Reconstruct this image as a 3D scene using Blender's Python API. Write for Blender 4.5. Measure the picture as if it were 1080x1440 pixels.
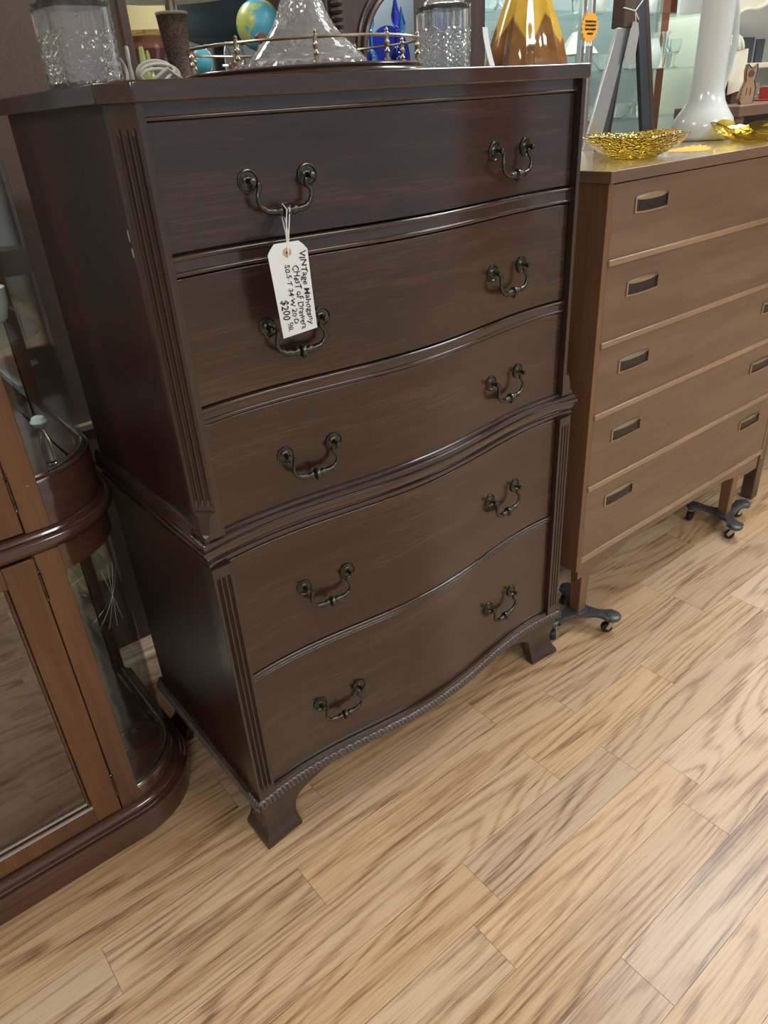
import bpy, bmesh, math, random
from mathutils import Vector, Matrix, noise
random.seed(7)
PI = math.pi
for o in list(bpy.data.objects): bpy.data.objects.remove(o)
S = bpy.context.scene
COL = S.collection

# ------------------------------------------------------------------ camera
cd = bpy.data.cameras.new('camera'); cam = bpy.data.objects.new('camera', cd); COL.objects.link(cam)
cam.location = (-0.3329, -0.8819, 1.2459)
cam.rotation_euler = (1.05641, 0.05818, -0.68077)
cd.sensor_fit = 'VERTICAL'; cd.sensor_height = 36.0; cd.lens = 36.0*1020.3/1440; cd.clip_start = 0.02
S.camera = cam
# ------------------------------------------------------------------ world, lights, exposure
W = bpy.data.worlds.new('world'); S.world = W; W.use_nodes = True
bg = W.node_tree.nodes['Background']; bg.inputs[0].default_value = (0.80, 0.90, 1.0, 1); bg.inputs[1].default_value = 0.34
def area(name, loc, rot, sx, sy, power, col):
    l = bpy.data.lights.new(name, 'AREA'); l.shape = 'RECTANGLE'; l.size = sx; l.size_y = sy; l.energy = power; l.color = col
    o = bpy.data.objects.new(name, l); o.location = loc; o.rotation_euler = rot; COL.objects.link(o); return o
for x, y, pw_, c_ in [(-1.6, -2.6, 30, 0), (1.1, -2.6, 30, 0), (3.8, -2.6, 26, 0), (-1.6, 0.5, 30, 0), (2.5, -0.1, 32, 1), (5.0, 0.5, 30, 0), (0.6, 3.0, 36, 0), (3.6, 3.4, 30, 0)]:
    area('ceiling_light', (x, y, 2.98), (0, 0, 0), 1.2, 0.6, pw_, (0.88, 0.95, 1.0) if c_ else (1.0, 0.98, 0.94))
for x, y, w_, pw_ in [(-0.6, -5.0, .9, 40), (1.5, -5.0, .5, 26), (2.9, -5.0, .8, 44), (4.4, -4.9, .45, 36), (5.4, -4.7, .45, 36), (6.9, -4.3, .9, 50)]:
    area('shop_window_light', (x, y, 1.35), (-PI/2, 0, -.06*max(0, x-2)), w_, 2.2, pw_, (0.84, 0.93, 1.0))
S.cycles.transparent_max_bounces = 32; S.cycles.max_bounces = 14; S.cycles.transmission_bounces = 14
S.view_settings.view_transform = 'Standard'; S.view_settings.look = 'None'
S.view_settings.exposure = 0.62; S.view_settings.gamma = 1.0; S.view_settings.use_curve_mapping = False

# ------------------------------------------------------------------ materials
def nt(name):
    m = bpy.data.materials.new(name); m.use_nodes = True
    t = m.node_tree; return m, t, t.nodes['Principled BSDF']
def N(t, kind, **kw):
    n = t.nodes.new(kind)
    for k, v in kw.items(): setattr(n, k, v)
    return n
def L(t, a, b): t.links.new(a, b)
def ramp(t, fac, stops):
    r = N(t, 'ShaderNodeValToRGB'); e = r.color_ramp.elements
    e[0].position, e[0].color = stops[0][0], (*stops[0][1], 1)
    e[1].position, e[1].color = stops[-1][0], (*stops[-1][1], 1)
    for p, c in stops[1:-1]:
        q = e.new(p); q.color = (*c, 1)
    L(t, fac, r.inputs[0]); return r.outputs[0]
def coords(t, scale, off_random=False, obj=True):
    tc = N(t, 'ShaderNodeTexCoord'); mp = N(t, 'ShaderNodeMapping'); mp.inputs['Scale'].default_value = scale
    src = tc.outputs['Object']
    if off_random:
        oi = N(t, 'ShaderNodeObjectInfo'); m = N(t, 'ShaderNodeVectorMath', operation='MULTIPLY_ADD')
        cb = N(t, 'ShaderNodeCombineXYZ'); mu = N(t, 'ShaderNodeMath', operation='MULTIPLY'); mu.inputs[1].default_value = 37.0
        L(t, oi.outputs['Random'], mu.inputs[0]); L(t, mu.outputs[0], cb.inputs[0]); L(t, mu.outputs[0], cb.inputs[1]); L(t, mu.outputs[0], cb.inputs[2])
        add = N(t, 'ShaderNodeVectorMath', operation='ADD'); L(t, src, add.inputs[0]); L(t, cb.outputs[0], add.inputs[1]); src = add.outputs[0]
    L(t, src, mp.inputs[0]); return mp.outputs[0]
def noise_n(t, vec, scale, detail=4, rough=.55, dist=0):
    n = N(t, 'ShaderNodeTexNoise'); n.inputs['Scale'].default_value = scale; n.inputs['Detail'].default_value = detail
    n.inputs['Roughness'].default_value = rough; n.inputs['Distortion'].default_value = dist; L(t, vec, n.inputs['Vector']); return n.outputs[0]
def wood(name, dark, mid, light, axis='x', rough=.32, coat=.3, fine=0.5, bumpy=.05, coat_r=.2):
    m, t, b = nt(name)
    sc = {'x': (1.2, 9, 14), 'z': (14, 9, 1.0), 'y': (9, 1.2, 14)}[axis]
    sf = {'x': (6, 60, 160), 'z': (160, 60, 5), 'y': (60, 6, 160)}[axis]
    a = noise_n(t, coords(t, sc), 1.6, 5, .6, .6); f = noise_n(t, coords(t, sf), 2.0, 3, .6)
    mx = N(t, 'ShaderNodeMath', operation='MULTIPLY_ADD'); mx.inputs[1].default_value = fine; L(t, f, mx.inputs[0])
    sb = N(t, 'ShaderNodeMath', operation='MULTIPLY'); sb.inputs[1].default_value = 1-fine*.5; L(t, a, sb.inputs[0])
    ad = N(t, 'ShaderNodeMath', operation='SUBTRACT'); L(t, sb.outputs[0], mx.inputs[2]); L(t, mx.outputs[0], ad.inputs[0]); ad.inputs[1].default_value = fine*.25
    c = ramp(t, ad.outputs[0], [(.25, dark), (.5, mid), (.75, light)]); L(t, c, b.inputs['Base Color'])
    b.inputs['Roughness'].default_value = rough; b.inputs['Coat Weight'].default_value = coat; b.inputs['Coat Roughness'].default_value = coat_r
    bp = N(t, 'ShaderNodeBump'); bp.inputs['Strength'].default_value = bumpy; bp.inputs['Distance'].default_value = .002
    L(t, f, bp.inputs['Height']); L(t, bp.outputs[0], b.inputs['Normal'])
    return m
def plain(name, col, rough=.5, metal=0, coat=0, spec=.5, var=0, vscale=20):
    m, t, b = nt(name); b.inputs['Roughness'].default_value = rough; b.inputs['Metallic'].default_value = metal
    b.inputs['Coat Weight'].default_value = coat; b.inputs['Specular IOR Level'].default_value = spec
    if var:
        f = noise_n(t, coords(t, (1, 1, 1)), vscale, 4)
        c = ramp(t, f, [(.3, tuple(x*(1-var) for x in col)), (.7, tuple(min(1, x*(1+var)) for x in col))]); L(t, c, b.inputs['Base Color'])
    else: b.inputs['Base Color'].default_value = (*col, 1)
    return m
def glass(name, col=(1, 1, 1), rough=.0, ior=1.5, bump=0, bscale=80, trans=1.0):
    m, t, b = nt(name); b.inputs['Base Color'].default_value = (*col, 1); b.inputs['Roughness'].default_value = rough
    b.inputs['Transmission Weight'].default_value = trans; b.inputs['IOR'].default_value = ior
    if bump:
        v = N(t, 'ShaderNodeTexVoronoi'); v.inputs['Scale'].default_value = bscale; L(t, coords(t, (1, 1, 1)), v.inputs['Vector'])
        bp = N(t, 'ShaderNodeBump'); bp.inputs['Strength'].default_value = bump; bp.inputs['Distance'].default_value = .003
        L(t, v.outputs[0], bp.inputs['Height']); L(t, bp.outputs[0], b.inputs['Normal'])
    return m
def pane(name, tint=(.93, .96, .95), refl=.9, base=.035):
    m = bpy.data.materials.new(name); m.use_nodes = True; t = m.node_tree; t.nodes.clear()
    o = N(t, 'ShaderNodeOutputMaterial'); mi = N(t, 'ShaderNodeMixShader'); tr = N(t, 'ShaderNodeBsdfTransparent'); gl = N(t, 'ShaderNodeBsdfGlossy')
    lw = N(t, 'ShaderNodeLayerWeight'); fr = N(t, 'ShaderNodeMath', operation='POWER'); fr.inputs[1].default_value = 3.2; L(t, lw.outputs['Facing'], fr.inputs[0])
    mu = N(t, 'ShaderNodeMath', operation='MULTIPLY_ADD'); mu.inputs[1].default_value = .55*refl; mu.inputs[2].default_value = base*refl
    tr.inputs[0].default_value = (*tint, 1); gl.inputs['Roughness'].default_value = .02
    L(t, fr.outputs[0], mu.inputs[0]); L(t, mu.outputs[0], mi.inputs[0]); L(t, tr.outputs[0], mi.inputs[1]); L(t, gl.outputs[0], mi.inputs[2]); L(t, mi.outputs[0], o.inputs[0])
    return m

def oak(name, rand=True, strips=False):
    m, t, b = nt(name)
    vec = coords(t, (1, 1, 1), rand)
    def mp(sc, src=vec):
        n = N(t, 'ShaderNodeMapping'); n.inputs['Scale'].default_value = sc; L(t, src, n.inputs[0]); return n.outputs[0]
    low = noise_n(t, mp((.62, 6.0, 1)), 1.0, 2, .45, .25)      # cathedral field
    k = N(t, 'ShaderNodeMath', operation='MULTIPLY'); k.inputs[1].default_value = 120.0; L(t, low, k.inputs[0])
    wob = noise_n(t, mp((14, 45, 1)), 1.0, 2); kw = N(t, 'ShaderNodeMath', operation='MULTIPLY_ADD'); kw.inputs[1].default_value = 2.2
    L(t, wob, kw.inputs[0]); L(t, k.outputs[0], kw.inputs[2])
    sn = N(t, 'ShaderNodeMath', operation='SINE'); L(t, kw.outputs[0], sn.inputs[0])
    ring = N(t, 'ShaderNodeMapRange'); ring.inputs[1].default_value = -1; ring.inputs[2].default_value = 1; L(t, sn.outputs[0], ring.inputs[0])
    pw = N(t, 'ShaderNodeMath', operation='POWER'); pw.inputs[1].default_value = 2.4; L(t, ring.outputs[0], pw.inputs[0])
    pore = noise_n(t, mp((4, 70, 1) if strips else (7, 260, 1)), 1.0, 2 if strips else 3, .7)
    broad = noise_n(t, mp((1.8, 14, 1)), 1.0, 4, .6)
    s1 = N(t, 'ShaderNodeMath', operation='MULTIPLY_ADD'); s1.inputs[1].default_value = -.23; L(t, pw.outputs[0], s1.inputs[0])
    s2 = N(t, 'ShaderNodeMath', operation='MULTIPLY_ADD'); s2.inputs[1].default_value = 1.15; L(t, pore, s2.inputs[0]); 
    s3 = N(t, 'ShaderNodeMath', operation='MULTIPLY_ADD'); s3.inputs[1].default_value = .55; s3.inputs[2].default_value = -0.17; L(t, broad, s3.inputs[0])
    L(t, s3.outputs[0], s2.inputs[2]); L(t, s2.outputs[0], s1.inputs[2])
    c = ramp(t, s1.outputs[0], [(.28, (.19, .11, .06)), (.43, (.38, .24, .13)), (.56, (.50, .325, .18)), (.74, (.59, .415, .25))])
    hs = N(t, 'ShaderNodeHueSaturation'); L(t, c, hs.inputs['Color'])
    oi = N(t, 'ShaderNodeObjectInfo')
    mr = N(t, 'ShaderNodeMapRange'); mr.inputs[3].default_value = .90; mr.inputs[4].default_value = 1.08
    ms = N(t, 'ShaderNodeMapRange'); ms.inputs[3].default_value = .86; ms.inputs[4].default_value = 1.06
    rnd = oi.outputs['Random']
    if strips:
        wn = N(t, 'ShaderNodeTexWhiteNoise', noise_dimensions='3D'); tc = N(t, 'ShaderNodeTexCoord'); sx = N(t, 'ShaderNodeSeparateXYZ'); L(t, tc.outputs['Object'], sx.inputs[0])
        cb = N(t, 'ShaderNodeCombineXYZ')
        ry = N(t, 'ShaderNodeMath', operation='MULTIPLY'); ry.inputs[1].default_value = 1/.098; L(t, sx.outputs[1], ry.inputs[0]); fy = N(t, 'ShaderNodeMath', operation='FLOOR'); L(t, ry.outputs[0], fy.inputs[0])
        sh = N(t, 'ShaderNodeMath', operation='MULTIPLY_ADD'); sh.inputs[1].default_value = .37; L(t, fy.outputs[0], sh.inputs[0]); L(t, sx.outputs[0], sh.inputs[2])
        fx = N(t, 'ShaderNodeMath', operation='MULTIPLY'); fx.inputs[1].default_value = 1.6; L(t, sh.outputs[0], fx.inputs[0]); ffx = N(t, 'ShaderNodeMath', operation='FLOOR'); L(t, fx.outputs[0], ffx.inputs[0])
        L(t, ffx.outputs[0], cb.inputs[0]); L(t, fy.outputs[0], cb.inputs[1]); L(t, cb.outputs[0], wn.inputs[0]); rnd = wn.outputs[0]
    L(t, rnd, mr.inputs[0]); fr = N(t, 'ShaderNodeMath', operation='MULTIPLY'); fr.inputs[1].default_value = 7.31; L(t, rnd, fr.inputs[0])
    fc = N(t, 'ShaderNodeMath', operation='FRACT'); L(t, fr.outputs[0], fc.inputs[0]); L(t, fc.outputs[0], ms.inputs[0])
    L(t, mr.outputs[0], hs.inputs['Value']); L(t, ms.outputs[0], hs.inputs['Saturation']); L(t, hs.outputs[0], b.inputs['Base Color'])
    b.inputs['Roughness'].default_value = .33
    bp = N(t, 'ShaderNodeBump'); bp.inputs['Strength'].default_value = 0 if strips else .25; bp.inputs['Distance'].default_value = .001; L(t, pore, bp.inputs['Height']); L(t, bp.outputs[0], b.inputs['Normal'])
    return m

M = {}
M['mah'] = wood('mahogany', (.013, .0065, .0048), (.036, .0165, .0095), (.090, .042, .020), 'x', .27, .55, .5, .05, .13)
M['mahz'] = wood('mahogany_upright', (.011, .0040, .0032), (.028, .0080, .0052), (.058, .015, .008), 'z', .42, .14, .5, .04, .25)
M['mahp'] = wood('mahogany_posts', (.020, .012, .008), (.034, .020, .013), (.06, .034, .021), 'z', .33, .5, .5, .05, .25)
M['mould'] = wood('mahogany_moulding', (.022, .012, .009), (.038, .02, .014), (.065, .034, .022), 'x', .22, .8, .4, .03, .12)
M['gad'] = wood('carved_moulding', (.05, .043, .04), (.085, .073, .067), (.12, .105, .095), 'x', .25, .8, .4, .03, .15)
M['inside'] = plain('case_interior', (.012, .007, .005), .8)
M['brassold'] = plain('antiqued_brass', (.095, .098, .082), .28, 1.0, var=.35, vscale=150)
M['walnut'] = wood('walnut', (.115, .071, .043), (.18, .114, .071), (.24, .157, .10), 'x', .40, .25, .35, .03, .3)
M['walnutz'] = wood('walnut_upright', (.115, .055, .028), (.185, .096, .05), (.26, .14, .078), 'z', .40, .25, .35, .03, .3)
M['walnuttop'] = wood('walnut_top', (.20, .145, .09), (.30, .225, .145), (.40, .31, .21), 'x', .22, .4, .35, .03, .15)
M['walnutrail'] = wood('walnut_edge', (.24, .15, .09), (.32, .21, .13), (.42, .29, .18), 'x', .30, .4, .3, .03, .2)
M['brass'] = plain('brass', (.46, .40, .29), .28, 1.0, var=.15, vscale=60)
M['pullblack'] = plain('painted_recess_shade', (.012, .013, .013), .35)
M['cherry'] = wood('cherry', (.055, .023, .010), (.112, .047, .019), (.18, .082, .032), 'z', .28, .5, .35, .03, .15)
M['cherryx'] = wood('cherry_moulding', (.040, .016, .010), (.064, .026, .016), (.10, .042, .025), 'x', .18, 1.0, .3, .02, .08)
M['oak'] = oak('oak_laminate'); M['oakfar'] = oak('oak_laminate_far', False, True)
M['black'] = plain('black_iron', (.02, .022, .023), .35, .3)
M['steel'] = plain('steel', (.55, .57, .58), .18, 1.0)
M['rubber'] = plain('black_rubber', (.015, .015, .015), .5)
M['castmetal'] = plain('grey_casting', (.12, .13, .135), .38, .6, var=.2, vscale=60)
M['crystal'] = glass('cut_crystal', (.97, .99, 1.0), .0, 1.45, trans=.93)  # small diffuse share whitens the glass in place of facet sparkle
M['crystalbig'] = glass('cut_crystal_large', (.98, .99, 1.0), .0, 1.45, trans=.86)  # larger diffuse share, painting in more sparkle white
M['clear'] = glass('clear_glass', (.93, .98, .97), .0, 1.4, trans=.95)
M['amberglass'] = glass('amber_glass', (.98, .70, .10), .03, 1.5, .7, 170)
M['amberlight'] = glass('amber_glass_smooth', (.98, .78, .16), .02, 1.5, .5, 35)
M['blueglass'] = glass('blue_glass', (.15, .45, .95), .02, 1.45)
M['cobalt'] = glass('cobalt_glass', (.08, .12, .9), .02, 1.45)
M['pane'] = pane('clear_pane', (.965, .98, .975), .8); M['doorpane'] = pane('door_glass', (.90, .90, .88), 1.0, .15); M['shelfglass'] = pane('shelf_glass', (.92, .97, .955), .8)
M['mirror'] = plain('mirror', (.70, .66, .60), .04, 1.0)
M['white'] = plain('white_glaze', (.74, .80, .78), .22, 0, .6)
M['cream'] = plain('cream_paint', (.78, .78, .66), .45)
M['paper'] = plain('tag_card', (.82, .88, .90), .7)
M['ink'] = plain('black_ink', (.01, .01, .01), .6)
M['tan'] = plain('tan_paper_ring', (.62, .38, .22), .7)
M['string'] = plain('white_string', (.82, .82, .78), .8)
M['greytag'] = plain('grey_tag', (.42, .42, .42), .7)
M['cord'] = plain('grey_vinyl_cord', (.52, .50, .42), .4)
M['brownpanel'] = plain('brown_fibreboard', (.15, .105, .075), .75, var=.12, vscale=260)
M['brownframe'] = wood('brown_frame', (.05, .03, .02), (.08, .05, .034), (.12, .08, .055), 'z', .5, .1, .3)
M['ledge'] = plain('pale_wood_ledge', (.34, .25, .16), .6)
M['orange'] = plain('orange_card', (1.0, .50, .06), .6)
M['wall'] = plain('grey_wall_paint', (.50, .54, .53), .8, var=.04, vscale=2)
M['greywall'] = plain('slate_board', (.25, .30, .31), .7)
M['midwall'] = plain('taupe_wall_paint', (.30, .28, .26), .8, var=.05, vscale=2)
M['terracotta'] = plain('terracotta_paint', (.42, .20, .12), .8)
M['alu'] = plain('aluminium', (.62, .64, .63), .3, .9)
M['maroon'] = plain('maroon_glaze', (.16, .055, .055), .2, 0, .6)
M['shade'] = plain('cream_lampshade', (.90, .78, .42), .8)
M['rough'] = plain('textured_brown_clay', (.13, .095, .075), .8, var=.7, vscale=220)
M['tvblack'] = plain('dark_screen', (.05, .07, .08), .15)
M['darkwood'] = wood('dark_wood', (.04, .022, .016), (.065, .038, .028), (.11, .065, .048), 'z', .35, .4, .4)
M['darkwoodx'] = wood('dark_wood_long', (.04, .022, .016), (.065, .038, .028), (.11, .065, .048), 'x', .35, .4, .4)
M['redwood'] = wood('reddish_chair_wood', (.10, .035, .02), (.17, .06, .034), (.24, .09, .05), 'x', .3, .5, .3)
M['green'] = plain('green_ceramic', (.35, .42, .10), .4)
M['silver'] = plain('silver', (.7, .7, .7), .2, 1.0)
M['red'] = plain('red_box', (.45, .07, .06), .5)
M['charcoal'] = plain('charcoal_board', (.05, .065, .08), .5)
M['midbrown'] = wood('mid_brown_wood', (.13, .075, .05), (.2, .125, .085), (.28, .18, .125), 'x', .4, .3, .3)
M['catbrown'] = plain('brown_cat_wood', (.38, .24, .14), .6, var=.1)
M['catdark'] = plain('dark_brown_paint', (.10, .065, .05), .6)
M['scuff'] = plain('scuffed_bare_wood', (.30, .27, .24), .7)
M['ceil'] = plain('white_ceiling', (.75, .75, .73), .9)
# glazed amber vase: yellow petals over brown drip
def vase_mat():
    m, t, b = nt('amber_drip_glaze'); tc = N(t, 'ShaderNodeTexCoord'); sx = N(t, 'ShaderNodeSeparateXYZ'); L(t, tc.outputs['Object'], sx.inputs[0])
    at = N(t, 'ShaderNodeMath', operation='ARCTAN2'); L(t, sx.outputs[1], at.inputs[0]); L(t, sx.outputs[0], at.inputs[1])
    mu = N(t, 'ShaderNodeMath', operation='MULTIPLY'); mu.inputs[1].default_value = 5/(2*PI); L(t, at.outputs[0], mu.inputs[0])
    ad = N(t, 'ShaderNodeMath', operation='ADD'); ad.inputs[1].default_value = .35; L(t, mu.outputs[0], ad.inputs[0])
    pp = N(t, 'ShaderNodeMath', operation='PINGPONG'); pp.inputs[1].default_value = .5; L(t, ad.outputs[0], pp.inputs[0])
    ma = N(t, 'ShaderNodeMath', operation='MULTIPLY_ADD'); ma.inputs[1].default_value = .10; L(t, pp.outputs[0], ma.inputs[0]); L(t, sx.outputs[2], ma.inputs[2])
    mr = N(t, 'ShaderNodeMapRange'); mr.inputs[1].default_value = .268; mr.inputs[2].default_value = .275; L(t, ma.outputs[0], mr.inputs[0])
    f = noise_n(t, coords(t, (1, 1, 1)), 30, 4)
    c1 = ramp(t, f, [(.3, (.20, .085, .025)), (.7, (.36, .17, .05))]); c2 = ramp(t, f, [(.3, (.72, .42, .04)), (.7, (.85, .58, .09))])
    mx = N(t, 'ShaderNodeMix', data_type='RGBA'); L(t, mr.outputs[0], mx.inputs[0]); L(t, c1, mx.inputs[6]); L(t, c2, mx.inputs[7]); L(t, mx.outputs[2], b.inputs['Base Color'])
    b.inputs['Roughness'].default_value = .08; b.inputs['Coat Weight'].default_value = .8; return m
M['vase'] = vase_mat()
def globe_mat():
    m, t, b = nt('world_map'); f = noise_n(t, coords(t, (1, 1, 1)), 11, 5, .55, .4)
    c = ramp(t, f, [(.50, (.12, .50, .66)), (.53, (.16, .56, .66)), (.55, (.62, .66, .16)), (.72, (.40, .55, .18))]); L(t, c, b.inputs['Base Color']); b.inputs['Roughness'].default_value = .3
    return m
M['globe'] = globe_mat()
def pastel_mat():
    m, t, b = nt('pastel_print'); f = noise_n(t, coords(t, (1, 1, 1)), 9, 2)
    c = ramp(t, f, [(.35, (.80, .50, .38)), (.48, (.82, .78, .62)), (.58, (.85, .84, .70)), (.7, (.45, .50, .72))]); L(t, c, b.inputs['Base Color']); return m
M['pastel'] = pastel_mat()

# ------------------------------------------------------------------ mesh helpers
WLOC = {}
class MB:
    def __init__(s): s.v = []; s.f = []; s.mi = []
    def add(s, vs, fs, mi=0):
        b = len(s.v); s.v += [tuple(p) for p in vs]; s.f += [tuple(i+b for i in f) for f in fs]; s.mi += [mi]*len(fs); return s
    def box(s, x0, x1, y0, y1, z0, z1, mi=0):
        vs = [(x0, y0, z0), (x1, y0, z0), (x1, y1, z0), (x0, y1, z0), (x0, y0, z1), (x1, y0, z1), (x1, y1, z1), (x0, y1, z1)]
        return s.add(vs, [(0, 3, 2, 1), (4, 5, 6, 7), (0, 1, 5, 4), (1, 2, 6, 5), (2, 3, 7, 6), (3, 0, 4, 7)], mi)
    def poly(s, pts, z0, z1, mi=0):                      # prism along z
        n = len(pts); vs = [(x, y, z0) for x, y in pts]+[(x, y, z1) for x, y in pts]
        return s.add(vs, [tuple(range(n-1, -1, -1)), tuple(range(n, 2*n))]+[(i, (i+1) % n, n+(i+1) % n, n+i) for i in range(n)], mi)
    def polyy(s, pts, y0, y1, mi=0):                     # prism along y, pts in xz
        n = len(pts); vs = [(x, y0, z) for x, z in pts]+[(x, y1, z) for x, z in pts]
        return s.add(vs, [tuple(range(n)), tuple(range(2*n-1, n-1, -1))]+[(i, n+i, n+(i+1) % n, (i+1) % n) for i in range(n)], mi)
    def lathe(s, prof, c=(0, 0, 0), seg=32, lobes=0, amp=0, mi=0, cap=True, square=0):
        vs = []; fs = []
        for r, z in prof:
            for k in range(seg):
                a = 2*PI*k/seg; rr = r*(1+amp*abs(math.cos(lobes*a/2)) if lobes else 1)
                if square: rr *= (1/max(abs(math.cos(a)), abs(math.sin(a))))**square
                vs.append((c[0]+rr*math.cos(a), c[1]+rr*math.sin(a), c[2]+z))
        n = len(prof)
        for i in range(n-1):
            for k in range(seg): fs.append((i*seg+k, i*seg+(k+1) % seg, (i+1)*seg+(k+1) % seg, (i+1)*seg+k))
        if cap: fs.append(tuple(range(seg-1, -1, -1))); fs.append(tuple((n-1)*seg+k for k in range(seg)))
        return s.add(vs, fs, mi)
    def tube(s, pts, r, seg=8, mi=0, closed=False, flat=1.0):
        P = [Vector(p) for p in pts]; n = len(P); rs = r if isinstance(r, (list, tuple)) else [r]*n
        vs = []; fs = []; up = Vector((0, 0, 1)); prev = None
        for i, p in enumerate(P):
            t = (P[(i+1) % n]-P[i-1]) if closed else (P[min(i+1, n-1)]-P[max(i-1, 0)])
            if t.length < 1e-9: t = Vector((0, 0, 1))
            t.normalize()
            if prev is None:
                a = t.cross(up); a = t.cross(Vector((1, 0, 0))) if a.length < .05 else a
            else: a = prev-t*prev.dot(t)
            a.normalize(); prev = a; b = t.cross(a)
            for k in range(seg):
                an = 2*PI*k/seg; vs.append(p+a*(rs[i]*math.cos(an))+b*(rs[i]*flat*math.sin(an)))
        for i in range(n if closed else n-1):
            j = (i+1) % n
            for k in range(seg): fs.append((i*seg+k, i*seg+(k+1) % seg, j*seg+(k+1) % seg, j*seg+k))
        if not closed: fs.append(tuple(range(seg-1, -1, -1))); fs.append(tuple((n-1)*seg+k for k in range(seg)))
        return s.add(vs, fs, mi)
    def sweep(s, path, prof, mi=0, closed=False, cap=True):
        # path: list of (x, y, nx, ny) outward offset direction (may be mitre-scaled); prof: list of (out, z), closed loop
        n = len(path); m = len(prof); vs = []; fs = []
        for x, y, nx, ny in path:
            for o, z in prof: vs.append((x+nx*o, y+ny*o, z))
        for i in range(n if closed else n-1):
            j = (i+1) % n
            for k in range(m): fs.append((i*m+k, j*m+k, j*m+(k+1) % m, i*m+(k+1) % m))
        if cap and not closed: fs.append(tuple(range(m))); fs.append(tuple((n-1)*m+k for k in range(m-1, -1, -1)))
        return s.add(vs, fs, mi)
    def sphere(s, c, r, seg=16, rings=10, mi=0, sz=1):
        return s.lathe([(max(r*math.sin(PI*i/rings), 1e-5), -r*sz*math.cos(PI*i/rings)) for i in range(rings+1)], c, seg, mi=mi)
    def xf(s, mat):
        s.v = [tuple(mat @ Vector(p)) for p in s.v]; return s
    def build(s, name, mats, parent=None, bevel=0, smooth=True, local=False, angle=32, flip=False):
        me = bpy.data.meshes.new(name)
        off = Vector((0, 0, 0)) if (parent is None or local) else WLOC.get(parent.name, Vector((0, 0, 0)))
        me.from_pydata([tuple(Vector(p)-off) for p in s.v], [], s.f)
        bm = bmesh.new(); bm.from_mesh(me); bmesh.ops.recalc_face_normals(bm, faces=bm.faces)
        if flip: bmesh.ops.reverse_faces(bm, faces=bm.faces)
        bm.to_mesh(me); bm.free()
        for m in (mats if isinstance(mats, (list, tuple)) else [mats]): me.materials.append(m)
        for p, mi in zip(me.polygons, s.mi): p.material_index = mi
        if smooth:
            for p in me.polygons: p.use_smooth = True
            me.set_sharp_from_angle(angle=math.radians(angle))
        o = bpy.data.objects.new(name, me); COL.objects.link(o)
        if parent: o.parent = parent
        WLOC[o.name] = off.copy()
        if bevel:
            b = o.modifiers.new('bevel', 'BEVEL'); b.width = bevel; b.segments = 2; b.limit_method = 'ANGLE'; b.angle_limit = math.radians(40); b.harden_normals = False
        return o
def thing(name, label, cat, loc=(0, 0, 0), group=None, rz=0):
    o = bpy.data.objects.new(name, None); o.empty_display_size = .05; COL.objects.link(o); o.location = loc; o.rotation_euler = (0, 0, rz)
    o['label'] = label; o['category'] = cat
    if group: o['group'] = group
    WLOC[o.name] = Vector(loc); return o
def solo(mb, name, mats, label, cat, loc, group=None, **kw):   # mesh authored around its own base
    o = mb.build(name, mats, None, **kw); o.location = loc; o['label'] = label; o['category'] = cat
    if group: o['group'] = group
    WLOC[o.name] = Vector(loc); return o
def part(o, parent): o.parent = parent; return o
def struct(o): o['kind'] = 'structure'; return o
def B(*a): return MB().box(*a)

# ------------------------------------------------------------------ setting
fl = struct(B(-3, 9.4, -5.4, 6.2, -.06, -.0015).build('floor', M['oakfar']))
def in_view(x0, x1, y): return True
pm = {}
row = 0; y = -1.044
while y < 1.0:
    rnd = random.Random(row*13+5)
    x = -1.35+rnd.random()*.5
    # board end joints seen in the photograph are kept for two rows
    while x < 2.6:
        ln = rnd.choice([.42, .55, .70, .88]); x1 = x+ln
        if -.85 < y < 1.0 and x1 > -1.0-.0*y and not (y < -.5 and (x > 1.3)):
            key = round(ln, 3)
            if key not in pm:
                g = .0004
                me = B(g, ln-g, g, .098-g, -.0015, 0).build('plank', M['oak'], fl, smooth=False)
                pm[key] = me.data; me.location = (x, y, 0)
            else:
                o = bpy.data.objects.new('plank', pm[key]); o.location = (x, y, 0); COL.objects.link(o); o.parent = fl
        x = x1
    row += 1; y += .098
struct(B(-3, 9.4, 5.6, 5.75, -.0015, 3.0).build('wall_back', M['wall']))
struct(B(-3.1, -3, -5.4, 5.75, -.0015, 3.0).build('light_block_left', M['midwall']))  # unseen wall added to block world light from the left
struct(B(9.25, 9.4, -5.4, 5.6, -.0015, 3.0).build('wall_right', M['terracotta']))
struct(B(-3, 9.4, -5.4, 5.75, 3.0, 3.1).build('ceiling', M['ceil']))

# ------------------------------------------------------------------ tall mahogany chest of drawers
CW = .864; CX = CW/2
def serp(x):
    u = abs((x-CX)/CX)
    return .013-.030*math.cos(PI*u/1.5)**2 if u < .75 else .013-.011*((u-.75)/.25)**2
chest = thing('chest_of_drawers', 'tall dark mahogany serpentine-front chest of five drawers with fluted corners, wearing the price tag', 'chest of drawers', (CX, .23, 0))
def fpath(x0, x1, add=0, n=48): return [(x0+(x1-x0)*i/n, serp(x0+(x1-x0)*i/n)+add, 0, -1) for i in range(n+1)]
def around(inset, yb, add=0, n=48):
    # left back -> left front corner -> serpentine -> right front corner -> right back, outward normals mitred
    p = [(inset, yb, -1, 0)]
    y0 = serp(0)+inset+add
    p.append((inset, y0, -1, -1))
    for i in range(1, n):
        x = inset+(CW-2*inset)*i/n; p.append((x, serp(x)+inset+add, 0, -1))
    p.append((CW-inset, y0, 1, -1)); p.append((CW-inset, yb, 1, 0)); return p
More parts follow.
